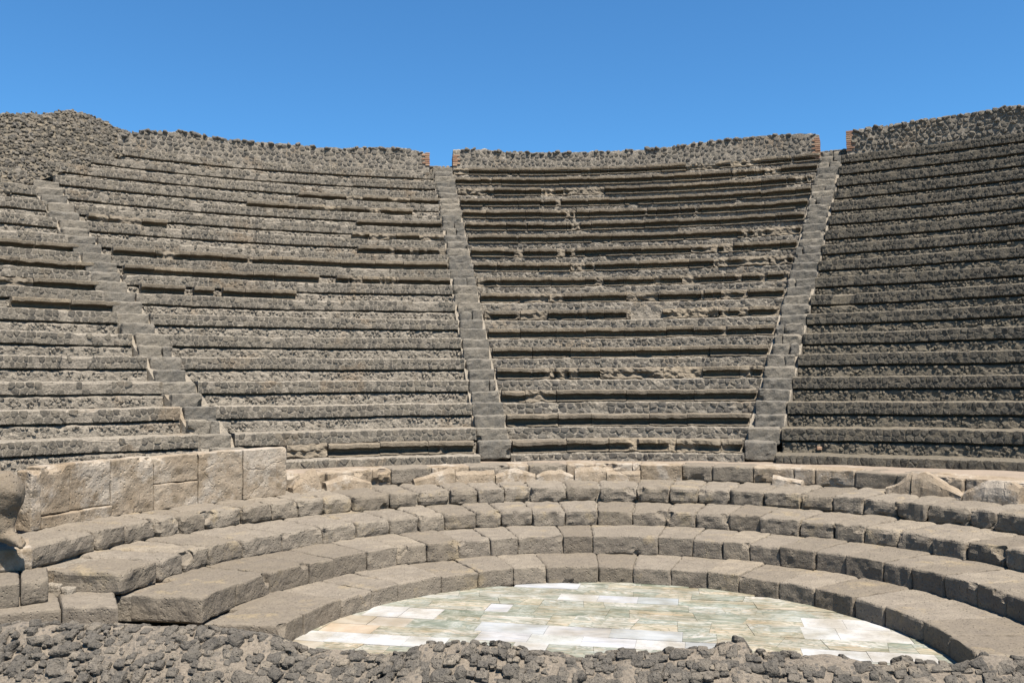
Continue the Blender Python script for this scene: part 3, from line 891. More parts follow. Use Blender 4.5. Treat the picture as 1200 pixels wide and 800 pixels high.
# ----------------------------------------------------------------------------
# upper seating
# ----------------------------------------------------------------------------
STAIR = {'far': (np.array([-7.81, 8.51]), np.array([-12.61, 11.25])), 'mid': (np.array([-3.36, 10.21]), np.array([-6.46, 17.91])), 'near': (np.array([0.985, 10.71]), np.array([3.15, 18.51]))}
def stair_phi(s, R):
    a, b = STAIR[s]; d = (b-a)/np.hypot(*(b-a))
    B = 2*(a@d); Cc = a@a-R*R
    t = (-B+math.sqrt(B*B-4*Cc))/2
    return az_of(a+t*d)
SW = 0.262
PH_L, PH_R = math.radians(-63), math.radians(36)

def row_fns(seed, amp_r=0.014, amp_z=0.012):
    fr = lambda u: amp_r*n1(u, 1.1, seed, 3)
    fz = lambda u: amp_z*n1(u, 1.6, seed+50, 3)+0.007*n1(u, 0.13, seed+51, 3)
    return fr, fz
def row_map(R, fr, fz, d0=0.0):
    def M(u, v, d):
        ph = u/R; r = R+fr(u)-d-d0
        return np.stack([r*np.sin(ph), r*np.cos(ph), v+fz(u)], -1)
    return M
def mortar_strip(name, R, pa, pb, prof, amps, fr, fz, mat, parent, seed, step=0.045, pstep=0.045, tint=0.5, ero=None, zcut=0):
    """profile (d, z, roughness) swept along the row, roughened, closed at both ends"""
    n = max(4, int((pb-pa)*R/step))
    pr = resample(prof, pstep)
    am = np.interp(np.arange(len(pr)), np.linspace(0, len(pr)-1, len(amps)), amps) if not callable(amps) else np.array([amps(d, z) for d, z in pr])
    T = np.gradient(pr, axis=0); Nn = np.stack([-T[:, 1], T[:, 0]], 1); Nn /= np.maximum(np.linalg.norm(Nn, axis=1, keepdims=True), 1e-9)
    ph = np.linspace(pa, pb, n); u = ph*R
    D = np.broadcast_to(pr[:, 0], (n, len(pr))); Z = np.broadcast_to(pr[:, 1], (n, len(pr)))
    U = np.broadcast_to(u[:, None], D.shape)
    base = np.stack([U, D*1.0, Z], -1)
    nz = fbm(base, 0.13, 3, seed)*0.6+fbm(base, 0.05, 2, seed+7)*0.4
    D = D-Nn[:, 0]*nz*am*-1; Z = Z+Nn[:, 1]*nz*am
    if ero is not None:
        D = D-(Z > zcut)*(D > -0.06)*ero(U)*0.055
        Z = Z-(Z > zcut+0.16)*(D > -0.16)*ero(U)*0.03
    M = row_map(R, fr, fz)
    P = M(U.ravel(), Z.ravel(), D.ravel())
    m = len(pr)
    F = [grid_faces(n, m)]
    me_faces = [tuple(f) for f in F[0]]+[tuple(range(m)), tuple(range((n-1)*m, n*m))[::-1]]
    return put(name, P, me_faces, mat, parent, tint)

SLAB_PROF = [(-0.42, -0.03), (-0.42, 0.004), (-0.16, 0.006), (-0.05, 0.004), (-0.008, 0.0), (0.0, -0.008), (0.0, -0.032), (-0.001, -0.058), (-0.012, -0.064), (-0.09, -0.066), (-0.15, -0.074),
             (-0.18, -0.098), (-0.178, -0.130), (-0.145, -0.158), (-0.065, -0.172), (-0.020, -0.177), (-0.014, -0.183), (-0.016, -0.198), (-0.06, -0.204), (-0.42, -0.206)]
BROKEN = [(-0.42, -0.03), (-0.42, 0.004), (-0.20, 0.004), (-0.13, 0.002), (-0.10, -0.008), (-0.088, -0.018), (-0.075, -0.035), (-0.062, -0.055), (-0.06, -0.07), (-0.058, -0.08), (-0.06, -0.09),
          (-0.064, -0.105), (-0.062, -0.130), (-0.058, -0.15), (-0.050, -0.168), (-0.045, -0.176), (-0.045, -0.184), (-0.055, -0.198), (-0.08, -0.204), (-0.42, -0.206)]
SP, BP = np.array(SLAB_PROF), np.array(BROKEN)
def seat_slab(R, z, pa, pb, fr, fz, parent, rng, wear, mat=SLAB):
    n = max(5, int((pb-pa)*R/0.035))
    u = np.linspace(pa*R+0.004, pb*R-0.004, n)
    sd = rng.randint(0, 9999)
    mode = rng.random()
    if mode < wear*0.45: e = smooth(0.75+0.9*n1(u, 0.25, sd))                 # nose all gone
    elif mode < wear: e = smooth((n1(u, 0.22, sd, 4)+0.05)*2.6)                   # partly gone
    elif mode < wear+0.25: e = smooth((n1(u, 0.2, sd, 4)-0.25)*3.5)               # a chip or two
    else: e = 0*u
    ends = np.minimum(u-u[0], u[-1]-u)
    e = np.maximum(e, 0.35*smooth(1-ends/0.05)*rng.random())
    lowgone = smooth((n1(u, 0.3, sd+5)-0.05)*3) if rng.random() < wear else 0*u  # lip lost
    D = SP[None, :, 0]*(1-e[:, None])+BP[None, :, 0]*e[:, None]
    Z = SP[None, :, 1]*(1-e[:, None])+BP[None, :, 1]*e[:, None]
    lip = (SP[:, 1] < -0.15) & (SP[:, 0] > -0.1)
    D = D-lip[None, :]*lowgone[:, None]*0.05
    U = np.broadcast_to(u[:, None], D.shape)
    base = np.stack([U, D+z*3, Z], -1)
    front = (SP[:, 0] > -0.25)[None, :]
    rough = 0.006+0.042*e[:, None]+0.016*lowgone[:, None]*lip[None, :]
    D = D+front*rough*fbm(base, 0.075, 3, sd)
    Z = Z+front*(0.005+0.02*e[:, None])*fbm(base, 0.08, 3, sd+3)
    # long shallow damage of the top edge
    Z = Z+(SP[:, 1] > -0.07)[None, :]*(0.010*n1(u, 0.4, sd+8, 3)-0.012*smooth((n1(u, 0.16, sd+9, 3)-0.25)*3))[:, None]*front
    jz = rng.uniform(-0.009, 0.005); jd = rng.uniform(-0.03, 0.008)
    M = row_map(R, fr, fz)
    P = M(U.ravel(), (Z+z+jz).ravel(), (D+jd).ravel())
    m = len(SP)
    F = [tuple(f) for f in grid_faces(n, m)]+[tuple(range(m)), tuple(range((n-1)*m, n*m))[::-1]]
    put("seat_slab", P, F, mat, parent, min(1, max(0, rng.gauss(0.5, 0.33))))

WED = {
    0: thing("seating_wedge", "narrow wedge of worn seating below the rubble heap, outside the leftmost staircase", "seating", tuple(cylpt(11.0, math.radians(-53), WALK_Z)), "wedges of upper seating"),
    1: thing("seating_wedge", "wide wedge of pale restored seating between the leftmost and middle staircases", "seating", tuple(cylpt(10.8, math.radians(-31), WALK_Z)), "wedges of upper seating"),
    2: thing("seating_wedge", "central wedge of seating with moulded original seat slabs, between the two straight brick-ended gaps", "seating", tuple(cylpt(10.6, math.radians(-7), WALK_Z)), "wedges of upper seating"),
    3: thing("seating_wedge", "darkest wedge of seating, rows of small lava stones below the rising rubble wall", "seating", tuple(cylpt(10.8, math.radians(18), WALK_Z)), "wedges of upper seating"),
}
def wedge_span(wd, R):
    h = SW/R
    return {0: (PH_L, stair_phi('far', R)-h), 1: (stair_phi('far', R)+h, stair_phi('mid', R)-h), 2: (stair_phi('mid', R)+h, stair_phi('near', R)-h), 3: (stair_phi('near', R)+h, PH_R)}[wd]

# slabs surviving in the restored wedges: level j -> picture column ranges
SURV1 = {30: [(350, 516)], 28: [(290, 484)], 26: [(418, 518)], 24: [(413, 521), (104, 197)], 22: [(420, 523)], 20: [(133, 525)], 18: [(146, 375), (395, 528)], 16: [(166, 218), (228, 252), (262, 348)], 2: [(337, 556)]}
SURV0 = {20: [(-70, 96)], 18: [(-70, 112)], 16: [(-70, 126)], 14: [(15, 142)]}
def slab_run(R, z, a, b, fr, fz, row, rng, wear):
    p = a
    while p < b-0.12/R:
        L = rng.choice([0.4, 0.55, 0.65, 0.75, 0.9, 1.15])*rng.uniform(0.92, 1.08)/R
        q = p+L if b-(p+L) > 0.3/R else b
        if not (rng.random() < (wear-0.3)*0.2 and p > a): seat_slab(R, z, p, q, fr, fz, row, rng, wear*0.9)
        p = q+rng.choice([0, 0, 0, 0.006])/R

for wd in (0, 1, 3):
    W = WED[wd]
    tlo, thi = {0: (0.0, 0.8), 1: (0.0, 0.85), 3: (0.0, 0.8)}[wd]
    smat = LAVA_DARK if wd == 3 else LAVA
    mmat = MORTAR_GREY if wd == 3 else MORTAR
    for j in range(1, 36, 2):
        rng = random.Random(1000*wd+j)
        R, z = Rj(j), Zj(j)
        pa, pb = wedge_span(wd, R)
        seed = 1000*wd+j*3
        fr, fz = row_fns(seed)
        back = -(T_S+0.16)
        if j == 1: prof = [(back, z-0.004), (-0.03, z-0.004), (0, z-0.02), (0, z-0.2)]
        else:
            rd = rng.uniform(0.008, 0.022)
            prof = [(back, z-0.004), (-0.03, z-0.006), (0.004, z-0.02), (0.004, z-0.195), (-0.10, z-0.202), (-0.125, z-0.222), (-rd-0.012, z-0.242), (-rd, z-0.27), (-rd+0.01, z-0.40), (-rd, z-0.46)]
        def amp(d, zz, z=z): return 0.016 if zz > z-0.01 else (0.006 if zz > z-0.2 else 0.026)
        lim = {0: 0.22, 1: 0.28 if j > 13 else 0.55, 3: 0.6}[wd]
        def ero(u, seed=seed, lim=lim): return smooth((n1(u, 0.9, seed+90, 4)-lim)*4.0)
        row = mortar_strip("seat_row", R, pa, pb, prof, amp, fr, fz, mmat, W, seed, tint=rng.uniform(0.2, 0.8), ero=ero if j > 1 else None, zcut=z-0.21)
        M0 = row_map(R, fr, fz)
        def M(u, v, d, M0=M0, ero=ero): return M0(u, v, d-ero(u)*0.05)
        S = Stones()
        vb = z-0.205 if j > 1 else z-0.15
        nr = 2 if j > 1 else 1
        cells = stone_cells(pa*R, pb*R, vb, z-0.006, nr, rng.choice([0.075, 0.088, 0.1]), rng, 0.3)
        cells = [c for c in cells if not (ero(np.array(c[:, 0].mean())) > 0.3 and rng.random() < 0.6)]
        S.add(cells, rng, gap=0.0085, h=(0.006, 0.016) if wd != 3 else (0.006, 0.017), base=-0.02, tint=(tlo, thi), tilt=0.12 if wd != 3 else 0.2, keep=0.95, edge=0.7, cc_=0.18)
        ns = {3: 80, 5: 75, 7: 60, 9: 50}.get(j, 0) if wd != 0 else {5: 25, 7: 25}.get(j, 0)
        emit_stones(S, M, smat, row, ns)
        if j > 1:
            S = Stones()
            cells = stone_cells(pa*R, pb*R, z-0.41, z-0.238, 3, 0.06, rng, 0.45)
            S.add(cells, rng, gap=0.008, h=(0.002, 0.018), base=-0.03, tint=(0.0, 1.0), tilt=0.4, keep=0.55, bulge=0.5)
            M2 = row_map(R, fr, fz, -rd+0.006)
            P, F, t = S.joined(S.items, M2)
            put("recess_rubble", P, F, mmat, row, t, kind="stuff")
        e = j+1
        surv = (SURV1 if wd == 1 else SURV0 if wd == 0 else {}).get(e, [])
        for (x0, x1) in surv:
            Re, ze = Rj(e), Zj(e)
            a, b = phi_front(x0, Re, ze, (0, 0)), phi_front(x1, Re, ze, (0, 0))
            frs, fzs = row_fns(seed+400, 0.012, 0.006)
            # bed of rubble the slabs rest on and back on to
            mortar_strip("slab_bed", Re, a, b, [(-0.55, ze-0.01), (-0.26, ze-0.012), (-0.25, ze-0.2), (-0.06, ze-0.21), (-0.06, ze-0.25)], lambda d, zz: 0.02, frs, fzs, mmat, row, seed+5)
            slab_run(Re, ze, a, b, frs, fzs, row, random.Random(seed+9), 0.3 if e not in (20, 2) else 0.12)
W = WED[2]
WEAR = {2: 0.45, 4: 0.3, 6: 0.25, 8: 0.8, 10: 0.1, 12: 0.08, 14: 0.7, 16: 0.6, 18: 0.2, 20: 0.45, 22: 0.45, 24: 0.4, 26: 0.1, 28: 0.18, 30: 0.22, 32: 0.35, 34: 0.12, 36: 0.12}
for j in range(2, 37, 2):
    rng = random.Random(2000+j)
    R, z = Rj(j), Zj(j)
    pa, pb = wedge_span(2, R)
    pa += 0.035/R; pb -= 0.02/R
    seed = 2000+j*3
    fr, fz = row_fns(seed, 0.012, 0.009)
    back = -(T_S+0.2)
    zl = z-0.46
    rub = 0.014+0.042*float(smooth((j-12)/14))
    prof = [(back, z-0.008), (-0.26, z-0.01), (-0.25, z-0.19), (-rub-0.015, z-0.208), (-rub, z-0.225), (-rub, z-0.4), (-rub, zl)]
    def amp(d, zz, z=z): return 0.02 if zz > z-0.012 else 0.024
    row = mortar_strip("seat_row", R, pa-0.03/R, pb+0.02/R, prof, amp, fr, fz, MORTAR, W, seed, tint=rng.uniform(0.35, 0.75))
    slab_run(R, z, pa, pb, fr, fz, row, rng, WEAR[j])
    S = Stones()
    nr = rng.choice([2, 2, 2, 3])
    cells = stone_cells((pa-0.03/R)*R, (pb+0.02/R)*R, z-0.405, z-0.21, nr, rng.choice([0.10, 0.115, 0.13]), rng, 0.3)
    S.add(cells, rng, gap=0.011, h=(0.003, 0.016), base=-0.03, tint=(0.0, 0.6), tilt=0.25, keep=0.85, bulge=0.5, edge=0.6)
    emit_stones(S, row_map(R, fr, fz, -rub-0.002), FIELD, row, {4: 80, 6: 75, 8: 65, 10: 50}.get(j, 0))
    # thin rubble edging on the tread above the slabs' back
    S = Stones()
    # bits of rubble lying on the tread behind the slab
    
# ----------------------------------------------------------------------------
# staircases
# ----------------------------------------------------------------------------
SLAB_TXT = {'far': "leftmost staircase, of uneven steps climbing to the foot of the rubble heap",
            'mid': "middle staircase of worn grey steps between the pale wedge and the moulded seat slabs",
            'near': "staircase of grey steps between the moulded seat slabs and the dark wedge"}
for s in ('far', 'mid', 'near'):
    a, b = STAIR[s]
    T = thing("staircase", SLAB_TXT[s], "staircase", (*a, WALK_Z), "staircases dividing the seating")
    rng = random.Random({'far': 5, 'mid': 6, 'near': 7}[s])
    jmax = {'far': 28, 'mid': 36, 'near': 36}[s]
    for j in range(2, jmax+1):
        R, z = Rj(j), Zj(j)
        pc = stair_phi(s, R)
        wid = SW*2*rng.uniform(0.86, 1.02)
        shift = rng.uniform(-1, 1)*(SW-wid/2)+(rng.uniform(-0.07, 0.07) if s == 'far' else 0)
        parts = [(-wid/2, wid/2)]
        if rng.random() < 0.2:
            k = rng.uniform(-0.25, 0.25)*wid; parts = [(-wid/2, k-0.002), (k+0.002, wid/2)]
        dep = T_S/2+0.16; hz = 0.15
        rough_ = rng.random()
        for (u0, u1) in parts:
            L = u1-u0
            chips = []
            if rng.random() < 0.4:
                rs = rng.uniform(0.05, 0.12); chips.append(((rng.choice([-1, 1])*L/2, -dep/2-rs*0.4, rng.choice([0.15, -0.06])), rs))
            P, F = rock_box(L/2-0.002, dep/2, hz, 0.05, rng.uniform(0.016, 0.055), rng.randint(0, 999), 0.014, 0.09, chips, 0.9)
            rr_ = R+rng.uniform(-0.015, 0.015)+P[:, 1]+dep/2
            skew = {'far': -0.13, 'mid': -0.03, 'near': 0.05}[s]
            rr_ = rr_+skew*P[:, 0]
            Wp = cylpt(rr_, pc+((u0+u1)/2+shift+P[:, 0])/R, 0); Wp[:, 2] = z-hz+P[:, 2]+rng.uniform(-0.022, 0.01)+rng.uniform(-0.05, 0.05)*P[:, 0]
            put("step", Wp, F, STEP, T, min(1, max(0, rng.gauss(0.5, 0.36))))
    # mortar bed of the flight
    V = []
    nb = 80
    for k in range(nb):
        j0_ = 1.6 if s == 'far' else 2.6
        jj = j0_+(jmax-j0_)*k/(nb-1)
        R = Rj(jj); pc = stair_phi(s, R)
        for u in (-0.27, 0.27): V.append(cylpt(R+0.15, np.array(pc+u/R), Zj(jj)-0.12))
    V = np.array(V); V[:, 2] += 0.03*fbm(V, 0.15, 3, 4)
    V2 = V.copy(); V2[:, 2] -= 0.5
    n = len(V)
    F = [tuple(f) for f in grid_faces(nb, 2)]+[tuple(f[::-1]) for f in grid_faces(nb, 2, n)]
    F += [(2*k, 2*k+2, n+2*k+2, n+2*k) for k in range(nb-1)]+[(2*k+1, n+2*k+1, n+2*k+3, 2*k+3) for k in range(nb-1)]
    put("stair_bed", np.concatenate([V, V2]), F, MORTAR, T, 0.5)

# ----------------------------------------------------------------------------
# masonry mass under the seats
# ----------------------------------------------------------------------------
ph = np.linspace(PH_L-0.01, PH_R+0.01, 90)
prof = [(10.75, -0.05), (10.75, 0.75), (20.0, 7.55), (20.0, 7.86), (20.75, 7.86), (20.75, -0.05), (10.75, -0.05)]
V = np.concatenate([cylpt(r, ph, z) for r, z in prof])
F = [tuple(f) for f in grid_faces(len(prof), len(ph))]
F += [tuple(k*len(ph) for k in range(6)), tuple(k*len(ph)+len(ph)-1 for k in range(6))[::-1]]
put("cavea_substructure", V, F, MORTAR_GREY, None, 0.5, kind="structure")

# ----------------------------------------------------------------------------
# rubble walls along the top, with brick-faced ends
# ----------------------------------------------------------------------------
def top_wall(label, sil, Rf, z0, seed, ends, stone_tint, mat=FIELD, rel=(0.006, 0.020), mort=MORTAR):
    rng = random.Random(seed)
    xs = [q[0] for q in sil]
    phs = [phi_px(x, y, Rf) for x, y in sil]
    zs = [at_cyl(x, y, Rf)[2] for x, y in sil]
    pa, pb = phs[0], phs[-1]
    T = thing("rubble_wall", label, "wall", tuple(cylpt(Rf, (pa+pb)/2, z0)), "rubble walls along the rim")
    ztop = lambda p: np.interp(p, phs, zs)
    n = int((pb-pa)*Rf/0.05); m = 9
    p = np.linspace(pa, pb, n)
    zt = ztop(p)-0.02+0.02*n1(p*Rf, 0.12, seed)
    rings = []
    for k in range(m):
        f = k/(m-1); zz = z0-0.06+(zt-z0+0.06)*f
        q = cylpt(Rf+0.0*p, p, zz)
        am = 0.010
        r = Rf-0.004+am*fbm(q, 0.1, 3, seed)
        rings.append(cylpt(r, p, zz))
    for (dr, dz) in ((0.12, 0.03), (0.3, 0.02), (0.44, -0.01)):
        q = cylpt(Rf+dr, p, zt+dz); q[:, 2] += 0.03*fbm(q, 0.12, 2, seed+3); rings.append(q)
    rings.append(cylpt(Rf+0.46, p, z0-0.3+0*p))
    V = np.concatenate(rings); mm = len(rings)
    F = [tuple(f) for f in grid_faces(mm, n)]+[tuple(k*n for k in range(mm))[::-1], tuple(k*n+n-1 for k in range(mm))]
    put("mortar_core", V, F, mort, T, 0.75)
    S = Stones()
    zmax = max(zs)
    nr = max(2, int(round((zmax-z0)/0.115)))
    cells = stone_cells(pa*Rf, pb*Rf, z0-0.03, zmax, nr, 0.13, rng, 0.42)
    bw = 0.17
    ok = []
    for c in cells:
        cc = c.mean(0)
        if cc[1] > ztop(cc[0]/Rf)-0.035: continue
        if ends[0] and cc[0] < pa*Rf+bw: continue
        if ends[1] and cc[0] > pb*Rf-bw: continue
        ok.append(c)
    S.add(ok, rng, gap=0.013, h=rel, base=-0.04, tint=stone_tint, tilt=0.3, bulge=0.5, keep=0.96, edge=0.6)
    emit_stones(S, cyl_map(Rf), mat, T, 270)
    # stones bedded along the broken top
    u = pa*Rf+0.1
    VV, FF, tt, off = [], [], [], 0
    while u < pb*Rf-0.1:
        for dr in (0.02, 0.17, 0.32):
            if rng.random() < 0.45: continue
            sx, sy, sz = rng.uniform(0.035, 0.09), rng.uniform(0.05, 0.08), rng.uniform(0.02, 0.05)
            P, Fq = rock_box(sx, sy, sz, 0.06, 0.045, rng.randint(0, 999), 0.016, 0.06)
            P = P @ np.array(Matrix.Rotation(rng.uniform(0, 3), 3, 'Z') @ Matrix.Rotation(rng.uniform(-.5, .5), 3, 'X') @ Matrix.Rotation(rng.uniform(-.5, .5), 3, 'Y')).T
            pp_ = (u+rng.uniform(-.03, .03)+P[:, 0])/Rf
            W_ = cylpt(Rf+dr+P[:, 1], pp_, 0); W_[:, 2] = ztop(u/Rf)+0.0+P[:, 2]+rng.uniform(-0.055, -0.008)
            VV.append(W_); FF.append(Fq+off); off += len(W_); tt.append(np.full(len(Fq), rng.uniform(*stone_tint)))
        u += rng.uniform(0.07, 0.16)
    put("coping_rubble", np.concatenate(VV), [np.concatenate(FF)], mat, T, np.concatenate(tt), kind="stuff")
    for e, side in ((ends[0], 0), (ends[1], 1)):
        if not e: continue
        zb_, zt_ = e
        z = zb_; k = 0
        while z < zt_-0.03:
            L = (0.205 if k % 2 else 0.125)*rng.uniform(0.9, 1.08)
            hh = 0.04
            sgn = 1 if side == 0 else -1
            edge = (pa if side == 0 else pb)
            a0 = edge*Rf-sgn*0.012+rng.uniform(-.006, .006)
            pieces = [(a0, a0+sgn*L)]
            for (q0, q1) in pieces:
                lo, hi = min(q0, q1), max(q0, q1)
                for (d0, d1) in ((-0.022, 0.20), (0.21, 0.46)):
                    P, Fq = rock_box((hi-lo)/2, (d1-d0)/2, hh/2, 0.2, 0.006, rng.randint(0, 999), 0.003, 0.06)
                    W_ = cylpt(Rf+(d0+d1)/2+P[:, 1]+rng.uniform(-.006, .006), ((lo+hi)/2+P[:, 0])/Rf, 0); W_[:, 2] = z+hh/2+P[:, 2]
                    put("brick", W_, Fq, BRICK, T, rng.random())
            z += hh+0.012; k += 1
    return T
zc = 8.0
Tm = top_wall("long pale rubble wall on the rim between the rubble heap and the first brick-edged gap",
         [(138, 158), (158, 155), (170, 152), (200, 154), (215, 153), (225, 155), (250, 161), (300, 166), (350, 169), (372, 172), (400, 173), (440, 172), (480, 174), (492, 178), (503, 180)],
         19.40, Zj(35)-0.03, 31, (None, (8.08, 8.46)), (0.0, 0.5))
top_wall("pale rubble wall on the rim between the two brick-edged gaps, above the moulded slabs",
         [(531, 175), (560, 174), (600, 178), (640, 178), (700, 177), (750, 175), (800, 170), (840, 164), (880, 160), (900, 158), (925, 157), (945, 156), (960, 157)],
         19.66, Zj(36)-0.03, 32, ((8.16, 8.5), (7.86, 8.55)), (0.0, 0.5))
top_wall("darker rubble wall on the rim rising beyond the second brick-edged gap",
         [(992, 157), (1003, 152), (1020, 149), (1050, 145), (1080, 140), (1120, 135), (1160, 128), (1200, 124), (1260, 116), (1330, 104)],
         19.40, Zj(35)-0.03, 33, ((8.02, 8.56), None), (0.0, 0.75), LAVA, (0.008, 0.045))
# low rubble sills closing the foot of the gaps
for s, lab in (('mid', "low rubble sill closing the foot of the gap above the middle staircase"), ('near', "low rubble sill closing the foot of the gap above the staircase by the dark wedge")):
    rng = random.Random(77 if s == 'mid' else 78)
    R = Rj(37)+0.05
    pc = stair_phi(s, R)
    T = thing("gap_sill", lab, "sill", tuple(cylpt(R, pc, 8.0)), "sills in the rim gaps")
    n = 14
    p = np.linspace(pc-0.33/R, pc+0.33/R, n)
    V = np.concatenate([cylpt(R+d, p, z) for d, z in ((0, 7.8), (0, 8.17), (0.3, 8.19), (0.45, 7.9))])
    V += 0.012*np.stack([fbm(V, 0.1, 2, k) for k in (1, 2, 3)], 1)
    put("mortar_core", V, [tuple(f) for f in grid_faces(4, n)], MORTAR, T, 0.5)
    for k in range(6):
        P, F = rock_box(rng.uniform(0.04, 0.07), 0.06, rng.uniform(0.025, 0.045), 0.08, 0.03, rng.randint(0, 999), 0.008, 0.07)
        ph_ = pc+(-0.27+k*0.108+P[:, 0])/R
        W_ = cylpt(R+0.03+P[:, 1], ph_, 0); W_[:, 2] = 8.18+P[:, 2]
        put("stone", W_, F, FIELD, T, rng.random())

# ----------------------------------------------------------------------------
# rubble heap ending the seating
# ----------------------------------------------------------------------------
rng = random.Random(55)
HEAPM = {True: FIELD, False: LAVA_DARK}
heap = thing("rubble_heap", "big humped mass of dark rubble stones where the top rows break off, against the sky", "rubble mass", tuple(cylpt(18.5, math.radians(-50), 7.0)))
HS = [(-120, 150), (-60, 141), (0, 137), (30, 134), (60, 133), (95, 133), (108, 136), (122, 143), (134, 150), (150, 157)]
HRB = 19.9
hph = [phi_px(x, y, HRB) for x, y in HS]; hz_ = [at_cyl(x, y, HRB)[2] for x, y in HS]
LB = [(157, 158, 36), (113, 171, 34), (88, 185, 32), (48, 194, 30), (18, 206, 28), (0, 217, 26), (-40, 232, 24), (-90, 250, 22)]   # lower edge: picture point and row level
lph = [phi_px(x, y, Rj(j)) for x, y, j in LB]; lR = [Rj(j) for x, y, j in LB]
slope = lambda R: Z_S+0.2*(R-R_S)/(T_S/2)
NU, NV = 190, 110
pa, pb = math.radians(-63), lph[0]
def heap_pt(U, Vv):
    """U azimuth, Vv 0..1 from lower edge to crest"""
    o = np.argsort(lph)
    Rlo = np.interp(U, np.array(lph)[o], np.array(lR)[o])
    o2 = np.argsort(hph)
    zt = np.interp(U, np.array(hph)[o2], np.array(hz_)[o2])
    R = (Rlo-0.12)+(HRB-Rlo+0.12)*Vv
    zlo = slope(Rlo-0.12)-0.2
    prof = zlo+(zt-zlo)*(1.22*Vv-0.22*Vv**2.2)
    return R, prof
u = np.linspace(pa, pb, NU); v = np.linspace(0, 1, NV)
UU, VV = np.meshgrid(u, v, indexing='ij')
Rr, Zz = heap_pt(UU, VV)
P = cylpt(Rr.ravel(), UU.ravel(), Zz.ravel())
nn = fbm(P, 0.55, 3, 8)*0.07+fbm(P, 0.12, 3, 9)*0.03
P[:, 2] += nn
P3 = P.reshape(NU, NV, 3)
bk1 = cylpt(np.full(NU, 20.4), u, P3[:, -1, 2]-0.05); bk2 = cylpt(np.full(NU, 20.6), u, 7.4)
G = np.concatenate([P3, bk1[:, None], bk2[:, None]], 1)
put("mortar_core", G.reshape(-1, 3), grid_faces(NU, NV+2), MORTAR_GREY, heap, 0.5)
# stones bedded in it
def heap_stone(uu, vv, s):
    R, z = heap_pt(np.array(uu), np.array(vv))
    c = cylpt(R, np.array(uu), z)
    c[2] += float(fbm(c[None], 0.55, 3, 8)[0]*0.07)
    sh = (s*rng.uniform(0.7, 1.25), s*rng.uniform(0.6, 1.0), s*rng.uniform(0.55, 0.9))
    P, F = rock_box(*sh, 0.1, s*0.45, rng.randint(0, 999), 0.012, 0.06)
    a, b, cc = rng.uniform(0, 6.3), rng.uniform(-.5, .5), rng.uniform(-.5, .5)
    m = np.array(Matrix.Rotation(a, 3, 'Z') @ Matrix.Rotation(b, 3, 'X') @ Matrix.Rotation(cc, 3, 'Y'))
    return P @ m.T+c+np.array([0, 0, rng.uniform(-0.03, 0.035)]), F
st = []
for k in range(6500):
    st.append((rng.uniform(pa, pb-0.004), rng.uniform(0.0, 1.0)**0.9, rng.uniform(0.018, 0.05)))
st.sort(key=lambda q: -q[2])
st = st[:900]+random.Random(3).sample(st[900:], len(st)-900)
VV_, FF_, tt_, off = [], [], [], 0
single = 0
for uu, vv, s in st:
    P, F = heap_stone(uu, vv, s)
    x, y, q = to_px(P.mean(0))
    if single < 230 and 0 < x < 150:
        put("stone", P, F, HEAPM[rng.random() < 0.4], heap, rng.uniform(0, 0.8)); single += 1
    else:
        VV_.append(P); FF_.append(F+off); off += len(P); tt_.append(np.full(len(F), rng.uniform(0, 1.0)))
half = int(len(VV_)*0.42)
def off_join(a, b):
    vs, fs, o = [], [], 0
    for q in range(a, b):
        vs.append(VV_[q]); fs.append(FF_[q]-FF_[q].min()+o); o += len(VV_[q])
    return np.concatenate(vs), [np.concatenate(fs)], np.concatenate(tt_[a:b])
for a_, b_, m_ in ((0, half, FIELD), (half, len(VV_), LAVA_DARK)):
    P, F, t = off_join(a_, b_)
    put("heap_rubble", P, F, m_, heap, t, kind="stuff")

# ----------------------------------------------------------------------------
# rubble wall of the stage front, nearest to the camera
# ----------------------------------------------------------------------------
WS = [(-80, 733), (0, 733), (25, 728), (60, 729), (110, 731), (150, 732), (195, 735), (237, 733), (300, 741), (325, 746), (345, 754), (365, 760), (392, 762), (425, 762), (435, 767), (470, 766), (485, 760), (497, 752), (525, 752), (550, 749), (565, 752),
      (582, 751), (600, 757), (615, 762), (632, 762), (650, 765), (665, 765), (675, 771), (700, 765), (760, 761), (763, 766), (785, 762), (790, 756), (797, 759), (832, 759), (845, 754), (856, 751), (875, 752), (878, 762), (900, 764), (920, 764), (960, 769),
      (977, 769), (1000, 774), (1012, 777), (1037, 777), (1055, 769), (1075, 772), (1107, 776), (1122, 780), (1150, 769), (1200, 770), (1280, 772)]
WY = 1.78
wx = [at_y(x, y, WY)[0] for x, y in WS]; wz = [at_y(x, y, WY)[2]-0.012 for x, y in WS]
front = thing("stage_wall", "broken rubble and mortar wall of the stage front running along the bottom", "wall", ((wx[0]+wx[-1])/2, 1.4, 0.0))
ztop = lambda x: np.interp(x, wx, wz)
NP = [(1.90, -0.55), (1.87, -0.10), (1.83, -0.03), (WY, 0.0), (1.70, -0.012), (1.60, -0.06), (1.45, -0.16), (1.32, -0.28), (1.25, -0.42), (1.22, -0.70)]
npf = resample(NP, 0.03)
cum = np.concatenate([[0], np.cumsum(np.hypot(*np.diff(npf, axis=0).T))])
sm = 0.05
nx = int((wx[-1]-wx[0])/0.028)
X = np.linspace(wx[0], wx[-1], nx)
zt = ztop(X)
zt_s = np.convolve(np.pad(zt, 14, mode='edge'), np.ones(29)/29, 'valid')     # the near face is calmer than the crest
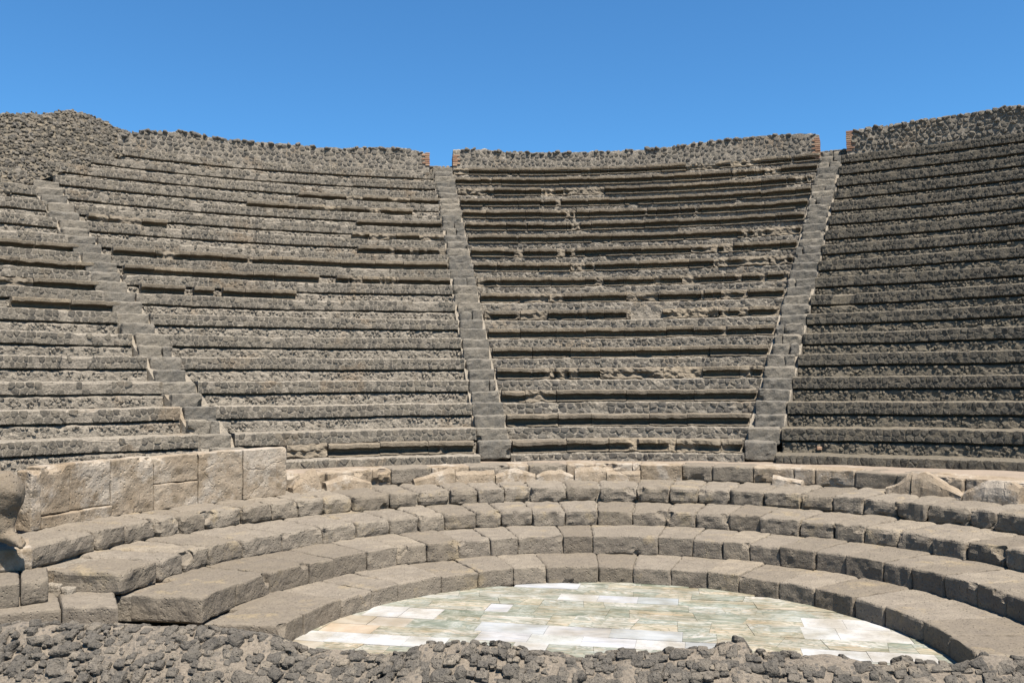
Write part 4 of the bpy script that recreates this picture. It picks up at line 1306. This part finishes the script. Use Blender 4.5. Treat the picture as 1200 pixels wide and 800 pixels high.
def wall_pt(x, s, d=0.0):
    """s runs along the profile from the hidden far foot over the crest to the near foot"""
    y = np.interp(s, cum, npf[:, 0]); dz = np.interp(s, cum, npf[:, 1])
    s2 = s+0.01
    ty = np.interp(s2, cum, npf[:, 0])-y; tz = np.interp(s2, cum, npf[:, 1])-dz
    L = np.hypot(ty, tz)+1e-9
    ny, nz = tz/L, -ty/L
    k = smooth((WY-y)/0.14)
    zz = np.interp(x, X, zt)*(1-k)+np.interp(x, X, zt_s)*k+dz
    return np.stack([x+0*s, y+ny*d, zz+nz*d], -1)
SS, XX = np.meshgrid(cum, X)
P = wall_pt(XX.ravel(), SS.ravel())
nd = fbm(P, 0.22, 3, 4)*0.03+fbm(P, 0.07, 4, 6)*0.010
P = wall_pt(XX.ravel(), SS.ravel(), nd)
P[:, 2] = np.maximum(P[:, 2], -0.1)
put("mortar_core", P, grid_faces(nx, len(cum)), WALL_MORTAR, front, 0.55)
rng = random.Random(91)
s_crest = float(np.interp(-1.84, -npf[:, 0], cum))
S = Stones()
cells = stone_cells(wx[0], wx[-1], s_crest-0.02, cum[-1]-0.1, 9, 0.125, rng, 0.5)
S.add(cells, rng, gap=0.014, h=(0.012, 0.05), base=-0.05, tint=(0.0, 0.75), tilt=0.45, bulge=0.6, keep=0.66)
# finer, knobbly stones here: they stand close to the camera
def near_stone(UV, D, n, t, a):
    c = UV[-1]; ex = np.ptp(UV[:n], axis=0)/2*rng.choice([0.6, 0.8, 1.0, 1.0, 1.15]); h = D[-1]
    s = (max(0.025, ex[0]*0.95), max(0.025, ex[1]*0.9), max(0.028, h*1.25))
    P, F = rock_box(*s, 0.026, min(s)*0.72, rng.randint(0, 999), 0.018, 0.06, [((rng.choice([-1, 1])*s[0]*1.2, rng.choice([-1, 1])*s[1]*1.1, s[2]*1.1), s[0]*rng.uniform(0.6, 0.9)) for _ in range(2)], 0.9)
    an = rng.uniform(-0.6, 0.6)
    x, y = P[:, 0]*math.cos(an)-P[:, 1]*math.sin(an), P[:, 0]*math.sin(an)+P[:, 1]*math.cos(an)
    tl = rng.uniform(-.3, .3); rng_sink = rng.uniform(0.3, 0.72)
    return wall_pt(c[0]+x, c[1]+y, P[:, 2]+tl*x-s[2]*rng_sink), F
items = []
for it in S.items:
    P, F = near_stone(*it)
    x, y, q = to_px(P.mean(0))
    items.append((it[4] if (-10 < x < 1210 and y < 812) else -1, P, F, it[3]))
items.sort(key=lambda q: -q[0])
k1 = 0; VV_, FF_, tt_, off = [], [], [], 0
for a, P, F, t in items:
    if a > 0 and k1 < 290:
        put("stone", P, F, WALL_STONE, front, t); k1 += 1
    else:
        VV_.append(P); FF_.append(F+off); off += len(P); tt_.append(np.full(len(F), t))
if VV_: put("wall_rubble", np.concatenate(VV_), [np.concatenate(FF_)], WALL_STONE, front, np.concatenate(tt_), kind="stuff")
# pebbles of aggregate showing in the mortar
VV_, FF_, tt_, off = [], [], [], 0
for k in range(2600):
    x = rng.uniform(wx[0], wx[-1]); s_ = rng.uniform(s_crest-0.02, cum[-1]-0.25); r = rng.uniform(0.008, 0.032)
    P, F = rock_box(r*rng.uniform(.8, 1.4), r, r*0.8, 0.03, r*0.45, rng.randint(0, 999), 0.006, 0.02)
    P = wall_pt(x+P[:, 0], s_+P[:, 1], P[:, 2]+0.003)
    VV_.append(P); FF_.append(F+off); off += len(P); tt_.append(np.full(len(F), rng.uniform(0, 1)))
put("aggregate", np.concatenate(VV_), [np.concatenate(FF_)], WALL_STONE, front, np.concatenate(tt_), kind="stuff")

# ----------------------------------------------------------------------------
# a stray piece of brick
# ----------------------------------------------------------------------------
c = at_cyl(960, 525, Rj(3)-0.015)
P, F = rock_box(0.035, 0.03, 0.028, 0.03, 0.012, 4, 0.006, 0.05)
o = put("terracotta_fragment", P+c, F, BRICK, None, 0.7)
o["label"] = "small orange brick fragment set in the foot of the dark wedge"; o["category"] = "brick fragment"; o["kind"] = "thing"
